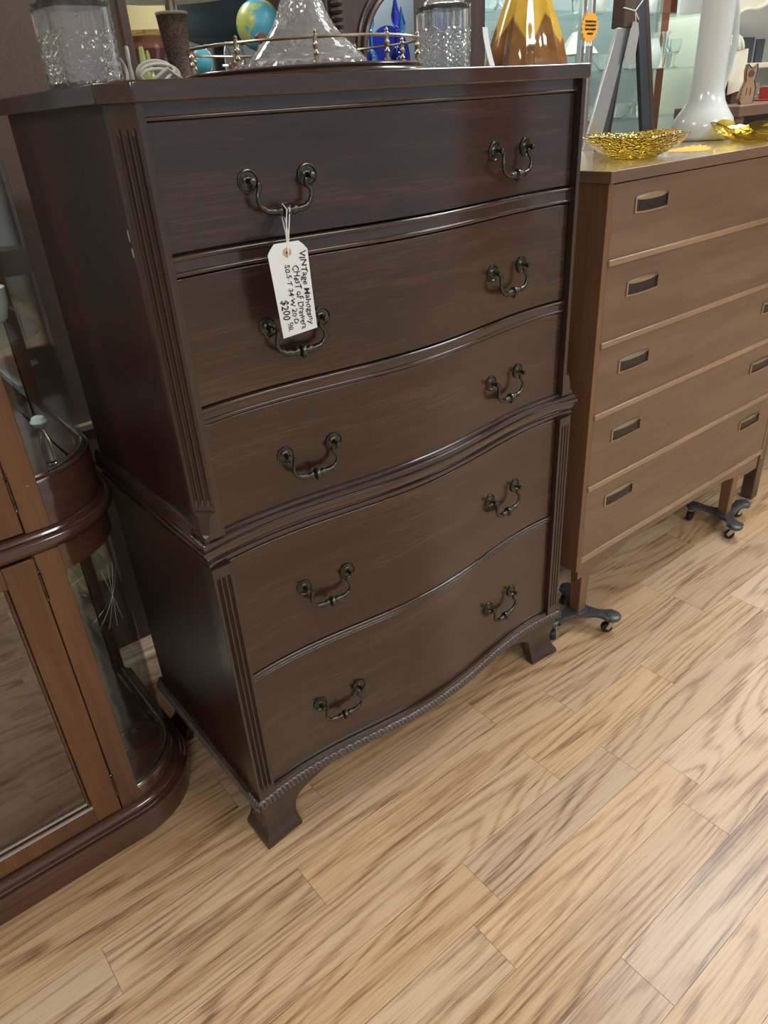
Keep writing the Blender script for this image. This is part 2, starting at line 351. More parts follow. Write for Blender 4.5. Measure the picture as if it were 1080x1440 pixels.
# top board with canted corners
def top_outline(o, c, yb, n=40):
    pts = [(o, yb), (o, serp(0)+o+c)]
    for i in range(n+1):
        x = o+c+(CW-2*o-2*c)*i/n; pts.append((x, serp(x)-.003+o))
    pts += [(CW-o, serp(0)+o+c), (CW-o, yb)]; return pts
MB().poly(list(reversed(top_outline(-.001, .033, .452))), 1.261, 1.283).build('top', M['mould'], chest, bevel=.0025)
# cases
CASEB = .444
MB().poly([(.0105, .036), (.0105, CASEB), (CW-.0105, CASEB), (CW-.0105, .036)], .70, 1.261).build('upper_case', M['mahz'], chest)
MB().poly([(.0115, .048), (.0115, CASEB), (CW-.0115, CASEB), (CW-.0115, .048)], .112, .65).build('lower_case', M['mahz'], chest)
# upper corner posts: square plan with a fluted cant that dies into a lamb's tongue
def upper_post(mir):
    u = .0095; c = .0245; w = .0335; d = .030
    def X(x): return CW-x if mir else x
    z0, z1 = .697, 1.261
    mb = MB()
    # core prism with the cant (flutes cut as grooves across the cant)
    def outline(cc, groove):
        P = [(u+w, u), (u+cc, u)]
        if cc > .002:
            nf = 3; a = Vector((u+cc, u)); b = Vector((u, u+cc)); nrm = Vector((1, 1)).normalized()
            for k in range(nf):
                t0 = .14+k*.26; t1 = t0+.20
                for q, dd in ((t0, 0), (t0+.03, .55), ((t0+t1)/2, 1), (t1-.03, .55), (t1, 0)):
                    P.append(tuple(a+(b-a)*q+nrm*(.0046*dd*groove)))
        else:
            for k in range(15): P.append((u, u))
        P += [(u, u+cc), (u, u+w+.002), (u+w, u+w+.002)]
        return P
    rows = [(z1, c, 0), (1.236, c, 0), (1.228, c, 1), (.756, c, 1), (.748, c, 0), (.7390, c, 0), (.7378, c*.70, 0), (.7350, c*.58, 0), (.730, c*.52, 0), (.720, c*.45, 0), (.710, c*.38, 0), (.7055, c*.34, 0), (.7025, .0022, 0), (z0, .0022, 0)]
    n = None; vs = []
    for z, cc, g in rows:
        o = outline(max(cc, .0021), g); n = len(o); vs += [(X(x), y, z) for x, y in o]
    fs = []
    for i in range(len(rows)-1):
        for k in range(n): fs.append((i*n+k, i*n+(k+1) % n, (i+1)*n+(k+1) % n, (i+1)*n+k))
    fs += [tuple(range(n)), tuple(range((len(rows)-1)*n, len(rows)*n))]
    mb.add(vs, fs)
    return mb.build('corner_post', M['mahp'], chest, angle=25)
upper_post(False); upper_post(True)
def lower_post(mir):
    u = .0095; w = .034
    def X(x): return CW-x if mir else x
    P = [(u, u+w+.004), (u, u)]; Pf = [(u, u+w+.004), (u, u)]
    yf = u-.0005
    for k in range(3):
        t0 = u+.0045+k*.0088
        for q, dd in ((t0, 0), (t0+.001, .6), (t0+.0031, 1), (t0+.0052, .6), (t0+.0062, 0)):
            P.append((q, u+.0046*dd)); Pf.append((q, u))
    for A in (P, Pf): A += [(u+w, u), (u+w, u+w+.004)]
    rows = [(.131, Pf), (.150, Pf), (.156, P), (.622, P), (.628, Pf), (.646, Pf)]
    n = len(P); vs = []
    for z, A in rows: vs += [(X(x), y, z) for x, y in A]
    fs = []
    for i in range(len(rows)-1):
        for k in range(n): fs.append((i*n+k, i*n+(k+1) % n, (i+1)*n+(k+1) % n, (i+1)*n+k))
    fs += [tuple(range(n)), tuple(range((len(rows)-1)*n, len(rows)*n))]
    MB().add(vs, fs).build('corner_post', M['mahp'], chest, angle=25)
lower_post(False); lower_post(True)
# rear edge strips of the side (dark groove seen down the back of the side)
# frieze and rails
XL, XR = .0435, CW-.0435
def slab(x0, x1, z0, z1, add, depth=.03, n=44):
    p = [(x0+(x1-x0)*i/n) for i in range(n+1)]
    return MB().poly([(x, serp(x)+add) for x in p]+[(x, serp(x)+add+depth) for x in reversed(p)], z0, z1)
def bead(x0, x1, z, r, add, mb):
    pr = [(r*.9*math.sin(PI*k/6)+.0, z-r*math.cos(PI*k/6)) for k in range(7)]+[(-.006, z+r), (-.006, z-r)]
    return mb.sweep([(x, y, nx, ny) for x, y, nx, ny in fpath(x0, x1, add)], pr)
fz = slab(XL-.001, XR+.001, 1.243, 1.262, .0115); bead(XL, XR, 1.2445, .0026, .0112, fz); fz.build('frieze', M['mould'], chest)
for zt, zb in ((1.094, 1.067), (.892, .868)):
    r = slab(XL-.001, XR+.001, zb+.001, zt-.001, .0125); bead(XL, XR, zt-.0042, .0036, .0120, r); bead(XL, XR, zb+.0036, .0032, .0120, r); r.build('drawer_rail', M['mould'], chest)
r = slab(XL, XR, .394, .408, .014); bead(XL, XR, .4035, .0042, .0125, r); bead(XL, XR, .3965, .0026, .0125, r); r.build('drawer_rail', M['mould'], chest)
# waist moulding
wp = [(-.02, .7005), (-.0115, .7005), (-.0095, .6995), (-.0088, .697), (-.0095, .6945), (-.0098, .6925), (-.0065, .6920), (-.0045, .6905), (-.0035, .6880), (-.0035, .6845), (-.0048, .6825), (-.0048, .6812), (-.0012, .6808), (0, .6795), (0, .6765), (-.0015, .6750), (-.0042, .6742), (-.0046, .6715), (-.0052, .6675), (-.0075, .6630), (-.0105, .6595), (-.0118, .6572), (-.0085, .6562), (-.0072, .6540), (-.0078, .6515), (-.0105, .6500), (-.0125, .6480), (-.0135, .645), (-.02, .645)]
path = around(0.0, .464)
MB().sweep(path, wp).build('waist_moulding', M['mould'], chest, angle=24)
# shoe fillets above waist & base (stop short of the corners)
def fillet(z0, z1, name='fillet'):
    y0, y1 = .043, .452
    for s in (0, 1):
        mb = MB()
        x = .0005 if s == 0 else CW-.0005; q = .0115 if s == 0 else CW-.0115
        pts = [(min(x, q), y0), (max(x, q), y0), (max(x, q), y1), (min(x, q), y1)]
        mb.add([((x*.55+q*.45), y0, z1), (x, y0, z0), (q, y0, z0), (q, y0, z1), ((x*.55+q*.45), y1, z1), (x, y1, z0), (q, y1, z0), (q, y1, z1)], [(0, 1, 2, 3), (7, 6, 5, 4), (0, 4, 5, 1), (1, 5, 6, 2), (2, 6, 7, 3), (3, 7, 4, 0)])
        mb.build(name, M['mould'], chest)
fillet(.6985, .709); fillet(.131, .1395)
B(.02, CW-.02, .03, .44, .69, .699).build('waist_deck', M['mould'], chest)
slab(XL+.002, XR-.002, .131, .1395, .004, .03).build('fillet', M['mould'], chest)
# gadrooned base moulding: diagonal lobes along the path
def gadroon():
    path = []
    P = around(.003, .458, 0.0, 1)
    seg = []
    # dense resample
    pts = [(.003, .458), (.003, serp(0)+.003)]
    def dense(a, b, n): return [(a[0]+(b[0]-a[0])*i/n, a[1]+(b[1]-a[1])*i/n) for i in range(n)]
    left = [(x, y, -1, 0) for x, y in dense((.0055, .458), (.0055, .0085), 190)]
    front = []
    n = 420
    for i in range(n+1):
        x = .0055+(CW-.011)*i/n; front.append((x, serp(x)+.0055, 0, -1))
    right = [(x, y, 1, 0) for x, y in dense((CW-.0055, .0085), (CW-.0055, .458), 190)]
    m = 11; mb = MB()
    def run(ps, phase):
        vs = []; s = 0; lastp = ps[0]
        rows = []
        for p in ps:
            s += math.hypot(p[0]-lastp[0], p[1]-lastp[1]); lastp = p
            rowv = []
            for k in range(m):
                a = -PI/2+PI*k/(m-1)          # bottom to top
                lob = abs(math.sin(PI*s/.0092+phase*a*.9))
                rr = .0135*(.56+.46*lob)
                o = rr*math.cos(a)*.95-.0035; z = .1182+.0125*math.sin(a)*(.84+.16*lob)
                # taper edges
                rowv.append((p[0]+p[2]*o, p[1]+p[3]*o, z))
            rowv.append((p[0]-p[2]*.012, p[1]-p[3]*.012, .1307)); rowv.append((p[0]-p[2]*.012, p[1]-p[3]*.012, .1083))
            rows.append(rowv)
        q = len(rows[0]); base = []
        for r_ in rows: vs += r_
        fs = []
        for i in range(len(rows)-1):
            for k in range(q): fs.append((i*q+k, i*q+(k+1) % q, (i+1)*q+(k+1) % q, (i+1)*q+k))
        fs += [tuple(range(q)), tuple(range((len(rows)-1)*q, len(rows)*q))]
        mb.add(vs, fs)
    run(left+[(.0055, .0065, -1, -.3), (.0045, .0045, -.8, -.8)], 1); run(front, 1); run([(CW-.0045, .0045, .8, -.8)]+right, 1)
    mb.build('gadrooned_moulding', M['gad'], chest, angle=60)
gadroon()
bp_ = MB(); bp_.sweep(around(.0045, .455), [(-.02, .1315), (-.0015, .1315), (-.0005, .1295), (-.003, .1285), (-.02, .1285)]); bp_.sweep(around(.0045, .455), [(-.02, .1085), (-.003, .1085), (-.0045, .1065), (-.02, .1065)]); bp_.build('base_moulding', M['mould'], chest)
B(.02, CW-.02, .03, .44, .108, .130).build('base_deck', M['inside'], chest)
# ogee bracket feet
def foot(mirx, back):
    u0 = .0045
    prof = [(0, .0), (0, .006), (.0015, .012), (.0065, .020), (.011, .030), (.0135, .042), (.0135, .056), (.011, .070), (.008, .084), (.0065, .096), (.006, .110)]
    def reach(z):
        if z < .012: return .083
        if z < .05: return .083-.003*math.sin(PI*(z-.012)/.038)
        if z < .085: return .083+.030*((z-.05)/.035)**2
        if z < .098: return .113+.035*(z-.085)/.013
        return .148+.045*(z-.098)/.012
    zs = []
    for i in range(23): zs.append(.110*i/22)
    def off(z):
        for (a, za), (b, zb) in zip(prof, prof[1:]):
            if z <= zb+1e-9: return a+(b-a)*(z-za)/max(zb-za, 1e-9)
        return prof[-1][0]
    mb = MB()
    for side in (0, 1):
        vs = []; nx = 15; rows = []
        for z in zs:
            o = off(z); R_ = reach(z)
            outer = []; inner = []
            for k in range(nx):
                t = o+(R_-o)*k/(nx-1)
                yy = o
                if side == 0 and not back: yy = o+max(0, serp(t)-serp(0)-.002)*.9
                outer.append((t, yy)); inner.append((max(t, .02), yy+.02 if yy+.02 > .0 else .02))
            rows.append((outer, inner))
        for (outer, inner), z in zip(rows, zs):
            loop = outer+list(reversed(inner))
            for a, b in loop:
                x, y = (a, b) if side == 0 else (b, a)
                x += u0; y += u0
                if mirx: x = CW-x
                if back: y = .458-y
                vs.append((x, y, z))
        q = 2*nx; fs = []
        for i in range(len(zs)-1):
            for k in range(q): fs.append((i*q+k, i*q+(k+1) % q, (i+1)*q+(k+1) % q, (i+1)*q+k))
        fs += [tuple(range(q)), tuple(range((len(zs)-1)*q, len(zs)*q))]
        mb.add(vs, fs)
    mb.build('bracket_foot', M['mahp'] if not back else M['mahz'], chest, angle=40)
for a in (False, True):
    for b in (False, True): foot(a, b)
# drawers and handles
def rosette_mesh():
    mb = MB(); mb.lathe([(.0140, 0), (.0146, .0010), (.0142, .0026), (.0130, .0030), (.0121, .0022), (.0114, .0010), (.0070, .0011), (.0058, .0022), (.0040, .0028), (.0028, .005), (.0026, .011), (.0040, .0130), (.0047, .0155), (.0040, .0182), (.001, .0195)], seg=28)
    mb.xf(Matrix.Rotation(PI/2, 4, 'X')); return mb      # axis -> -y
def bail_mesh():
    mb = MB(); pts = []; rs = []
    ctrl = [(-.034, 0, .0018), (-.0335, -.005, .0030), (-.035, -.009, .0021), (-.0385, -.015, .0021), (-.0385, -.022, .0022), (-.035, -.029, .0024), (-.028, -.034, .0028), (-.021, -.0355, .0040), (-.016, -.0358, .0028), (-.013, -.0358, .0040), (-.009, -.036, .0048), (-.005, -.0362, .0030), (-.003, -.0362, .0066), (0, -.0364, .0072)]
    ctrl += [(-a, b, c) for a, b, c in reversed(ctrl[:-1])]
    pts = [(a, -.0145-(.003 if b < -.01 else 0), b-.002) for a, b, c in ctrl]; rs = [c*1.35 for a, b, c in ctrl]
    mb.tube(pts, rs, 10); mb.lathe([(.0005, -.012), (.0022, -.009), (.0030, -.006), (.003, 0)], (0, -.0175, -.038), 10)
    return mb
ro_ob = None; ba_ob = None
DR = [(1.0945, 1.243, 1.1675), (.892, 1.0665, .9785), (.6985, .868, .780), (.4085, .645, .532), (.1395, .394, .262)]
lab_h = ''
for k, (z0, z1, hz) in enumerate(DR):
    g = .0012; n = 60
    x0, x1 = XL+g, XR-g
    d = slab(x0, x1, z0+g, z1-g, .0125+(.001 if k < 3 else -.0008), .02, n).build('drawer', M['mah'], chest, bevel=.0012, angle=40)
    for hx in (.2115, .6555):
        dy = (serp(hx+.04)-serp(hx-.04))/.08; ang = math.atan(dy)
        yb = serp(hx)+.0125+(.001 if k < 3 else -.0008)
        base = Vector((hx, yb, hz))-WLOC[chest.name]
        for sx in (-.0425, .0425):
            q = Vector((hx+sx*math.cos(ang), serp(hx+sx)+.0125+(.001 if k < 3 else -.0008), hz))-WLOC[chest.name]
            if ro_ob is None: o = ro_ob = rosette_mesh().build('rosette', M['brassold'], d, local=True)
            else:
                o = ro_ob.copy(); COL.objects.link(o); o.parent = d
            o.location = q; o.rotation_euler = (0, 0, ang)
        if ba_ob is None: o = ba_ob = bail_mesh().build('bail', M['brassold'], d, local=True, angle=50)
        else:
            o = ba_ob.copy(); COL.objects.link(o); o.parent = d
        o.location = base; o.rotation_euler = (0, 0, ang)
# scuffs on left side near the flutes
sc = MB(); 
for (y, z, a, b) in ((.052, 1.121, .0022, .0075), (.050, 1.101, .003, .006)):
    sc.add([(.0101, y+a*math.cos(t)*(1+.3*math.sin(3*t)), z+b*math.sin(t)) for t in [2*PI*i/12 for i in range(12)]]+[(.0106, y+a*math.cos(t), z+b*math.sin(t)) for t in [2*PI*i/12 for i in range(12)]], [tuple(range(12))]+[(i, (i+1) % 12, 12+(i+1) % 12, 12+i) for i in range(12)])
o = sc.build('scuff', M['scuff'], chest); o['label'] = 'pale scuffed spots on the left side'

# ------------------------------------------------------------------ price tag on the top left handle
tag = thing('price_tag', 'white handwritten $200 price tag tied to the top left pull of the mahogany chest', 'price tag', (.20, -.02, 1.08))
def tagpt(u, v):    # u across 0..1, v down 0..1
    TL = Vector((.1600, -.017, 1.094)); TR = Vector((.2200, -.021, 1.0935)); BL = Vector((.1660, -.022, .972)); BR = Vector((.2210, -.024, .976))
    p = (TL*(1-u)+TR*u)*(1-v)+(BL*(1-u)+BR*u)*v
    p.y -= .004*math.sin(PI*v)*(1-u*.4); p.x += -.002*math.sin(PI*v); return p
mb = MB(); nu, nv = 10, 20; vs = []
for side in (0, .0006):
    for j in range(nv+1):
        for i in range(nu+1):
            v = j/nv; u = i/nu
            cl = max(0, (.085-v)/.085)*.20; u = cl+(1-2*cl)*u
            p = tagpt(u, v); vs.append((p.x, p.y+side, p.z))
fs = []; K = (nu+1)*(nv+1)
for j in range(nv):
    for i in range(nu):
        a = j*(nu+1)+i; fs.append((a, a+1, a+nu+2, a+nu+1)); fs.append((K+a, K+a+nu+1, K+a+nu+2, K+a+1))
edge = [i for i in range(nu+1)]+[j*(nu+1)+nu for j in range(1, nv+1)]+[nv*(nu+1)+i for i in range(nu-1, -1, -1)]+[j*(nu+1) for j in range(nv-1, 0, -1)]
for a, b in zip(edge, edge[1:]+edge[:1]): fs.append((a, K+a, K+b, b))
mb.add(vs, fs); mb.build('card', M['paper'], tag, angle=60)
ec = tagpt(.48, .105)
rg = MB(); rg.lathe([(.0022, 0), (.0062, 0), (.0062, .0005), (.0022, .0005)], (0, 0, 0), 24, cap=False); rg.lathe([(.0022, .0001), (.00001, .0001)], (0, 0, 0), 24, mi=1, cap=False); rg.xf(Matrix.Translation(ec+Vector((0, -.0001, 0))) @ Matrix.Rotation(PI/2, 4, 'X'))
rg.build('reinforcement_ring', [M['tan'], M['ink']], tag)
hb = Vector((.2105, serp(.2115)+.0135-.0175, 1.1295))
st = MB()
def loop(dx, r=.00085):
    p0 = ec+Vector((0, -.002, -.001)); a = hb+Vector((dx-.006, -.0075, -.004)); b = hb+Vector((dx-.006, 0, .0085)); c = hb+Vector((dx-.005, .008, -.002))
    mid1 = (p0+a)/2+Vector((-.0025+dx*.3, -.002, 0)); mid2 = (p0+c)/2+Vector((.002+dx*.2, 0, 0))
    st.tube([ec+Vector((0, -.0018, -.006)), p0, mid1, a, hb+Vector((dx-.006, -.0095, .002)), b, hb+Vector((dx-.005, .007, .004)), c, mid2, p0], r, 6)
loop(-.001); loop(.0035)
st.build('string', M['string'], tag, angle=70)
# handwriting (rotated a quarter turn, reading downwards)
def text_verts(txt, size, shear=.15, spacing=1.0):
    cu = bpy.data.curves.new('t', 'FONT'); cu.body = txt; cu.size = size; cu.shear = shear; cu.space_character = spacing; cu.resolution_u = 2; cu.extrude = 0; cu.offset = size*.012
    ob = bpy.data.objects.new('t', cu); COL.objects.link(ob); dg = bpy.context.evaluated_depsgraph_get(); dg.update()
    me = bpy.data.meshes.new_from_object(ob.evaluated_get(dg)); vs = [tuple(v.co) for v in me.vertices]; fs = [tuple(p.vertices) for p in me.polygons]
    bpy.data.objects.remove(ob); bpy.data.curves.remove(cu); bpy.data.meshes.remove(me); return vs, fs
wr = MB()
for txt, size, u0, v0, vlen in (('VINTage Mahogany', .0125, .78, .10, .84), ('CHesT oF Drawers', .0135, .555, .24, .72), ('50.5·T 34·W 20·D', .0105, .36, .22, .66), ('$200', .016, .10, .58, .23), ('00', .0085, .22, .84, .09)):
    vs, fs = text_verts(txt, size); xm = max(v[0] for v in vs)
    rr = random.Random(txt)
    out = []
    for x, y, z in vs:
        v = v0+vlen*x/xm; u = u0+(y+.0009*math.sin(x*420+v0*9)+.0006*math.sin(x*1100))/.058*1.0
        p = tagpt(u, v); out.append((p.x, p.y-.0004, p.z))
    wr.add(out, fs)
v = [tagpt(a, b) for a, b in ((.19, .85), (.205, .85), (.205, .94), (.19, .94))]
wr.add([(p.x, p.y-.0004, p.z) for p in v], [(0, 1, 2, 3)])
wr.build('handwriting', M['ink'], tag, smooth=False)

# ------------------------------------------------------------------ walnut mid-century dresser
DX0, DX1, DY, DZT, DZB = .935, 1.862, .02, 1.108, .198
dres = thing('dresser', 'brown walnut five-drawer dresser with recessed brass pulls, standing on wheeled dollies', 'dresser', ((DX0+DX1)/2, .24, .055))
DYB = .47
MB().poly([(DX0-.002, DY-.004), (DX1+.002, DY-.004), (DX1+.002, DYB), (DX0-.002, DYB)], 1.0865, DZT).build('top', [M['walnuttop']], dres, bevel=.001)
ef = B(DX0-.0028, DX1+.0028, DY-.0046, DY-.0038, 1.0872, 1.1068); ef.box(DX0-.0028, DX0-.002, DY-.004, DYB, 1.0872, 1.1068); ef.build('top_edge', M['walnut'], dres)
B(DX0, DX0+.017, DY, DYB, DZB, 1.0865).build('side_panel', M['walnutz'], dres, bevel=.001)
B(DX1-.017, DX1, DY, DYB, DZB, 1.0865).build('side_panel', M['walnutz'], dres, bevel=.001)
B(DX0+.017, DX1-.017, DY+.022, DYB-.004, .215, 1.0865).build('case', M['inside'], dres)
lip = B(DX0+.017, DX1-.017, DY-.001, DY+.03, .2165, .2335); lip.build('bottom_rail', M['walnutrail'], dres, bevel=.0015)
ap = []
xs = [DX0+.017+(DX1-DX0-.034)*i/60 for i in range(61)]
def apz(x):
    t = min(x-DX0-.017, DX1-.017-x)
    return .166 if t < .07 else (.166+.026*min(1, (t-.07)/.13)**.8)
MB().polyy([(x, .2195) for x in xs]+[(x, apz(x)) for x in reversed(xs)], DY+.006, DY+.026).build('apron', M['walnut'], dres)
zr = [1.0865, .935, .766, .603, .422, .2335]
pull_master = None
def pull():
    mb = MB(); w, h = .057, .0155; n = 10
    def ring(w, h, bow):
        P = []
        for i in range(n+1): t = -1+2*i/n; P.append((w*t, h+bow*(1-t*t)))
        for i in range(n+1): t = 1-2*i/n; P.append((w*t, -h-bow*.6*(1-t*t)))
        return P
    A = ring(w, h, .0035); Bq = ring(w-.0035, h-.0035, .003)
    k = len(A)
    vs = [(x, -.0015, z) for x, z in A]+[(x, -.003, z) for x, z in Bq]+[(x, .002, z) for x, z in A]+[(x, .0012, z) for x, z in Bq]
    fs = []
    for i in range(k):
        j = (i+1) % k; fs += [(i, j, k+j, k+i), (2*k+i, 2*k+j, j, i), (k+i, k+j, 3*k+j, 3*k+i)]
    mb.add(vs, fs, 0); mb.add([(x, .0004, z) for x, z in Bq], [tuple(range(k))], 1)  # flat black plate paints the shade of a hollow behind the frame
    # curved finger lip hanging from the upper edge
    V2 = []
    for i in range(n+1):
        t = -1+2*i/n; top = h-.0035+.003*(1-t*t); V2 += [((w-.004)*t, -.0025, top), ((w-.004)*t, -.0005, top-.001-.0075*max(0, 1-t*t)**.8)]
    mb.add(V2, [(2*i, 2*i+2, 2*i+3, 2*i+1) for i in range(n)], 0)
    return mb
pz = [1.0385, .8745, .7065, .5395, .366]
for k in range(5):
    t, b = zr[k], zr[k+1]
    rail = .013 if k < 4 else 0
    x0, x1 = DX0+.0185, DX1-.0185
    fr = MB(); fr.box(x0, x1, DY+.001, DY+.02, b+(.001 if k == 4 else .0005), t-.0015-(0 if k else .001))
    d = fr.build('drawer', M['walnut'], dres, bevel=.0008)
    if k < 4:
        rb = MB(); z = b+.0065-.004
        rb.polyy([(x0-.001, z-.0065), (x1+.001, z-.0065), (x1+.001, z+.0065), (x0-.001, z+.0065)], DY-.004, DY+.004); rb.build('drawer_lip', M['walnutrail'], d, bevel=.002)
    for px in (1.082, 1.716):
        if pull_master is None: o = pull_master = pull().build('recessed_pull', [M['brass'], M['pullblack']], d, local=True)
        else:
            o = pull_master.copy(); COL.objects.link(o); o.parent = d
        o.location = Vector((px, DY, pz[k]))-WLOC[dres.name]
for lx, ly in ((.990, .045), (1.725, .045), (.990, .42), (1.725, .42)):
    mb = MB(); w1, w0 = .018, .0145
    mb.add([(lx-w0, ly-w0, .048), (lx+w0, ly-w0, .048), (lx+w0, ly+w0, .048), (lx-w0, ly+w0, .048), (lx-w1, ly-w1, .2155), (lx+w1, ly-w1, .2155), (lx+w1, ly+w1, .2155), (lx-w1, ly+w1, .2155)], [(0, 3, 2, 1), (4, 5, 6, 7), (0, 1, 5, 4), (1, 2, 6, 5), (2, 3, 7, 6), (3, 0, 4, 7)])
    mb.build('leg', M['walnutz'], dres, bevel=.0015)
# wheeled dollies
def dolly(loc, rot, label, turn):
    d = thing('furniture_dolly', label, 'dolly', (loc[0], loc[1], 0), None, rot)
    p = MB(); p.lathe([(.028, .040), (.030, .043), (.030, .0475), (.024, .048)], seg=24)
    for a in range(3):
        an = 2*PI*a/3; c, s = math.cos(an), math.sin(an)
        n = 9; vs = []
        for i in range(n):
            t = i/(n-1); r = .022+.066*t; wd = .015+.009*abs(2*t-1)**1.5+(.002 if t > .8 else 0); zt = .047+.007*math.sin(PI*min(1, t*1.1)*.5)
            for q, z in ((-wd, zt-.010), (-wd, zt-.002), (-wd*.6, zt), (wd*.6, zt), (wd, zt-.002), (wd, zt-.010)): vs.append((c*r-s*q, s*r+c*q, z))
        fs = [(i*6+k, i*6+(k+1) % 6, (i+1)*6+(k+1) % 6, (i+1)*6+k) for i in range(n-1) for k in range(6)]+[tuple(range(6)), tuple(range((n-1)*6, n*6))]
        p.add(vs, fs); p.lathe([(.019, 0), (.0215, .004), (.0215, .010), (.018, .0135), (.013, .0142)], (c*.092, s*.092, .041), 20)
    p.build('three_arm_plate', M['castmetal'], d, local=True, angle=45)
    for a in range(3):
        an = 2*PI*a/3; cx, cy = math.cos(an)*.092, math.sin(an)*.092; ta = turn+a*.8
        f = MB(); f.lathe([(.006, 0), (.006, .006)], (0, 0, .036), 12)
        for sgn in (-1, 1): f.add([(-.007, sgn*.0095, .038), (.007, sgn*.0095, .038), (.018, sgn*.0095, .016), (.010, sgn*.0095, .010), (-.007, sgn*.011, .038), (.007, sgn*.011, .038), (.018, sgn*.011, .016), (.010, sgn*.011, .010)], [(0, 1, 2, 3), (7, 6, 5, 4), (0, 4, 5, 1), (1, 5, 6, 2), (2, 6, 7, 3), (3, 7, 4, 0)])
        f.box(-.007, .007, -.011, .011, .0365, .038)
        mt = Matrix.Translation((cx, cy, 0)) @ Matrix.Rotation(ta, 4, 'Z'); f.xf(mt); cf = f.build('caster', M['steel'], d, local=True)
        w = MB(); w.lathe([(.008, -.008), (.0135, -.007), (.0145, -.004), (.0145, .004), (.0135, .007), (.008, .008)], seg=22); w.xf(mt @ Matrix.Translation((.013, 0, .0145)) @ Matrix.Rotation(PI/2, 4, 'X')); w.build('wheel', M['rubber'], cf, local=True)
dolly((.990, .045), math.radians(-66), 'grey three-arm wheeled dolly under the dresser leg next to the mahogany chest', 3.6)
dolly((1.725, .045), math.radians(-130), 'grey three-arm wheeled dolly under the dresser leg farther right', 3.9)
dolly((.990, .42), math.radians(160), 'grey wheeled dolly under the rear left leg of the walnut dresser', 1.0)
dolly((1.725, .42), math.radians(20), 'grey wheeled dolly under the rear right leg of the walnut dresser', 2.0)

# ------------------------------------------------------------------ cherry curio cabinet at left
SH = -.002        # slight lean of the cabinet
cur = thing('curio_cabinet', 'reddish cherry curio cabinet with curved glass corner standing left of the mahogany chest', 'cabinet', (-.45, .38, 0))
CCX, CCY = -.166, .350
def cpath(r_front, x_left=-1.0, yb=.62, n=18, sh=1):
    # r = corner radius, front at CCY-r_front ... side at CCX+r_side
    r = r_front; p = [(x_left, CCY-r, 0, -1), (CCX-.045, CCY-r, 0, -1)]
    for i in range(0, n+1):
        a = -PI/2+PI/2*i/n; p.append((CCX+r*math.cos(a), CCY+r*math.sin(a), math.cos(a), math.sin(a)))
    p += [(CCX+r, yb, 1, 0)]; return p
def lean(mb):
    mb.v = [(x+SH*z, y, z) for x, y, z in mb.v]; return mb
def csweep(r, prof, **k): return lean(MB().sweep(cpath(r, **k), prof))
csweep(.155, [(-.02, .0), (0, 0), (0, .048), (-.002, .052), (-.02, .052)]).build('plinth', M['cherryx'], cur)
csweep(.155, [(-.03, .052), (0, .052), (.0035, .0535), (.0045, .057), (.0035, .0605), (0, .062), (-.0025, .0622), (-.0025, .0645), (.0005, .0655), (.001, .0675), (-.0005, .0695), (-.004, .0705), (-.0062, .071), (-.0065, .0735), (-.0085, .0765), (-.0125, .079), (-.018, .0815), (-.03, .082)]).build('base_moulding', M['cherryx'], cur, angle=30)
R1 = .135                                 # case face radius
zl0, zl1, zu0, zu1 = .082, .668, .706, 1.75
def seg_path(a0, a1, r, n=16):
    return [(CCX+r*math.cos(a0+(a1-a0)*i/n), CCY+r*math.sin(a0+(a1-a0)*i/n), math.cos(a0+(a1-a0)*i/n), math.sin(a0+(a1-a0)*i/n)) for i in range(n+1)]
sidep = seg_path(-PI/2+.02, 0, R1)+[(CCX+R1, .60, 1, 0)]
def side(prof, name, mat): lean(MB().sweep(sidep, prof)).build(name, mat, cur, angle=45)
YF = CCY-R1
XPOST0, XPOST1, XG = -.187, -.148, -.235
def zbox(x0, x1, y0, y1, z0, z1): return lean(B(x0, x1, y0, y1, z0, z1))
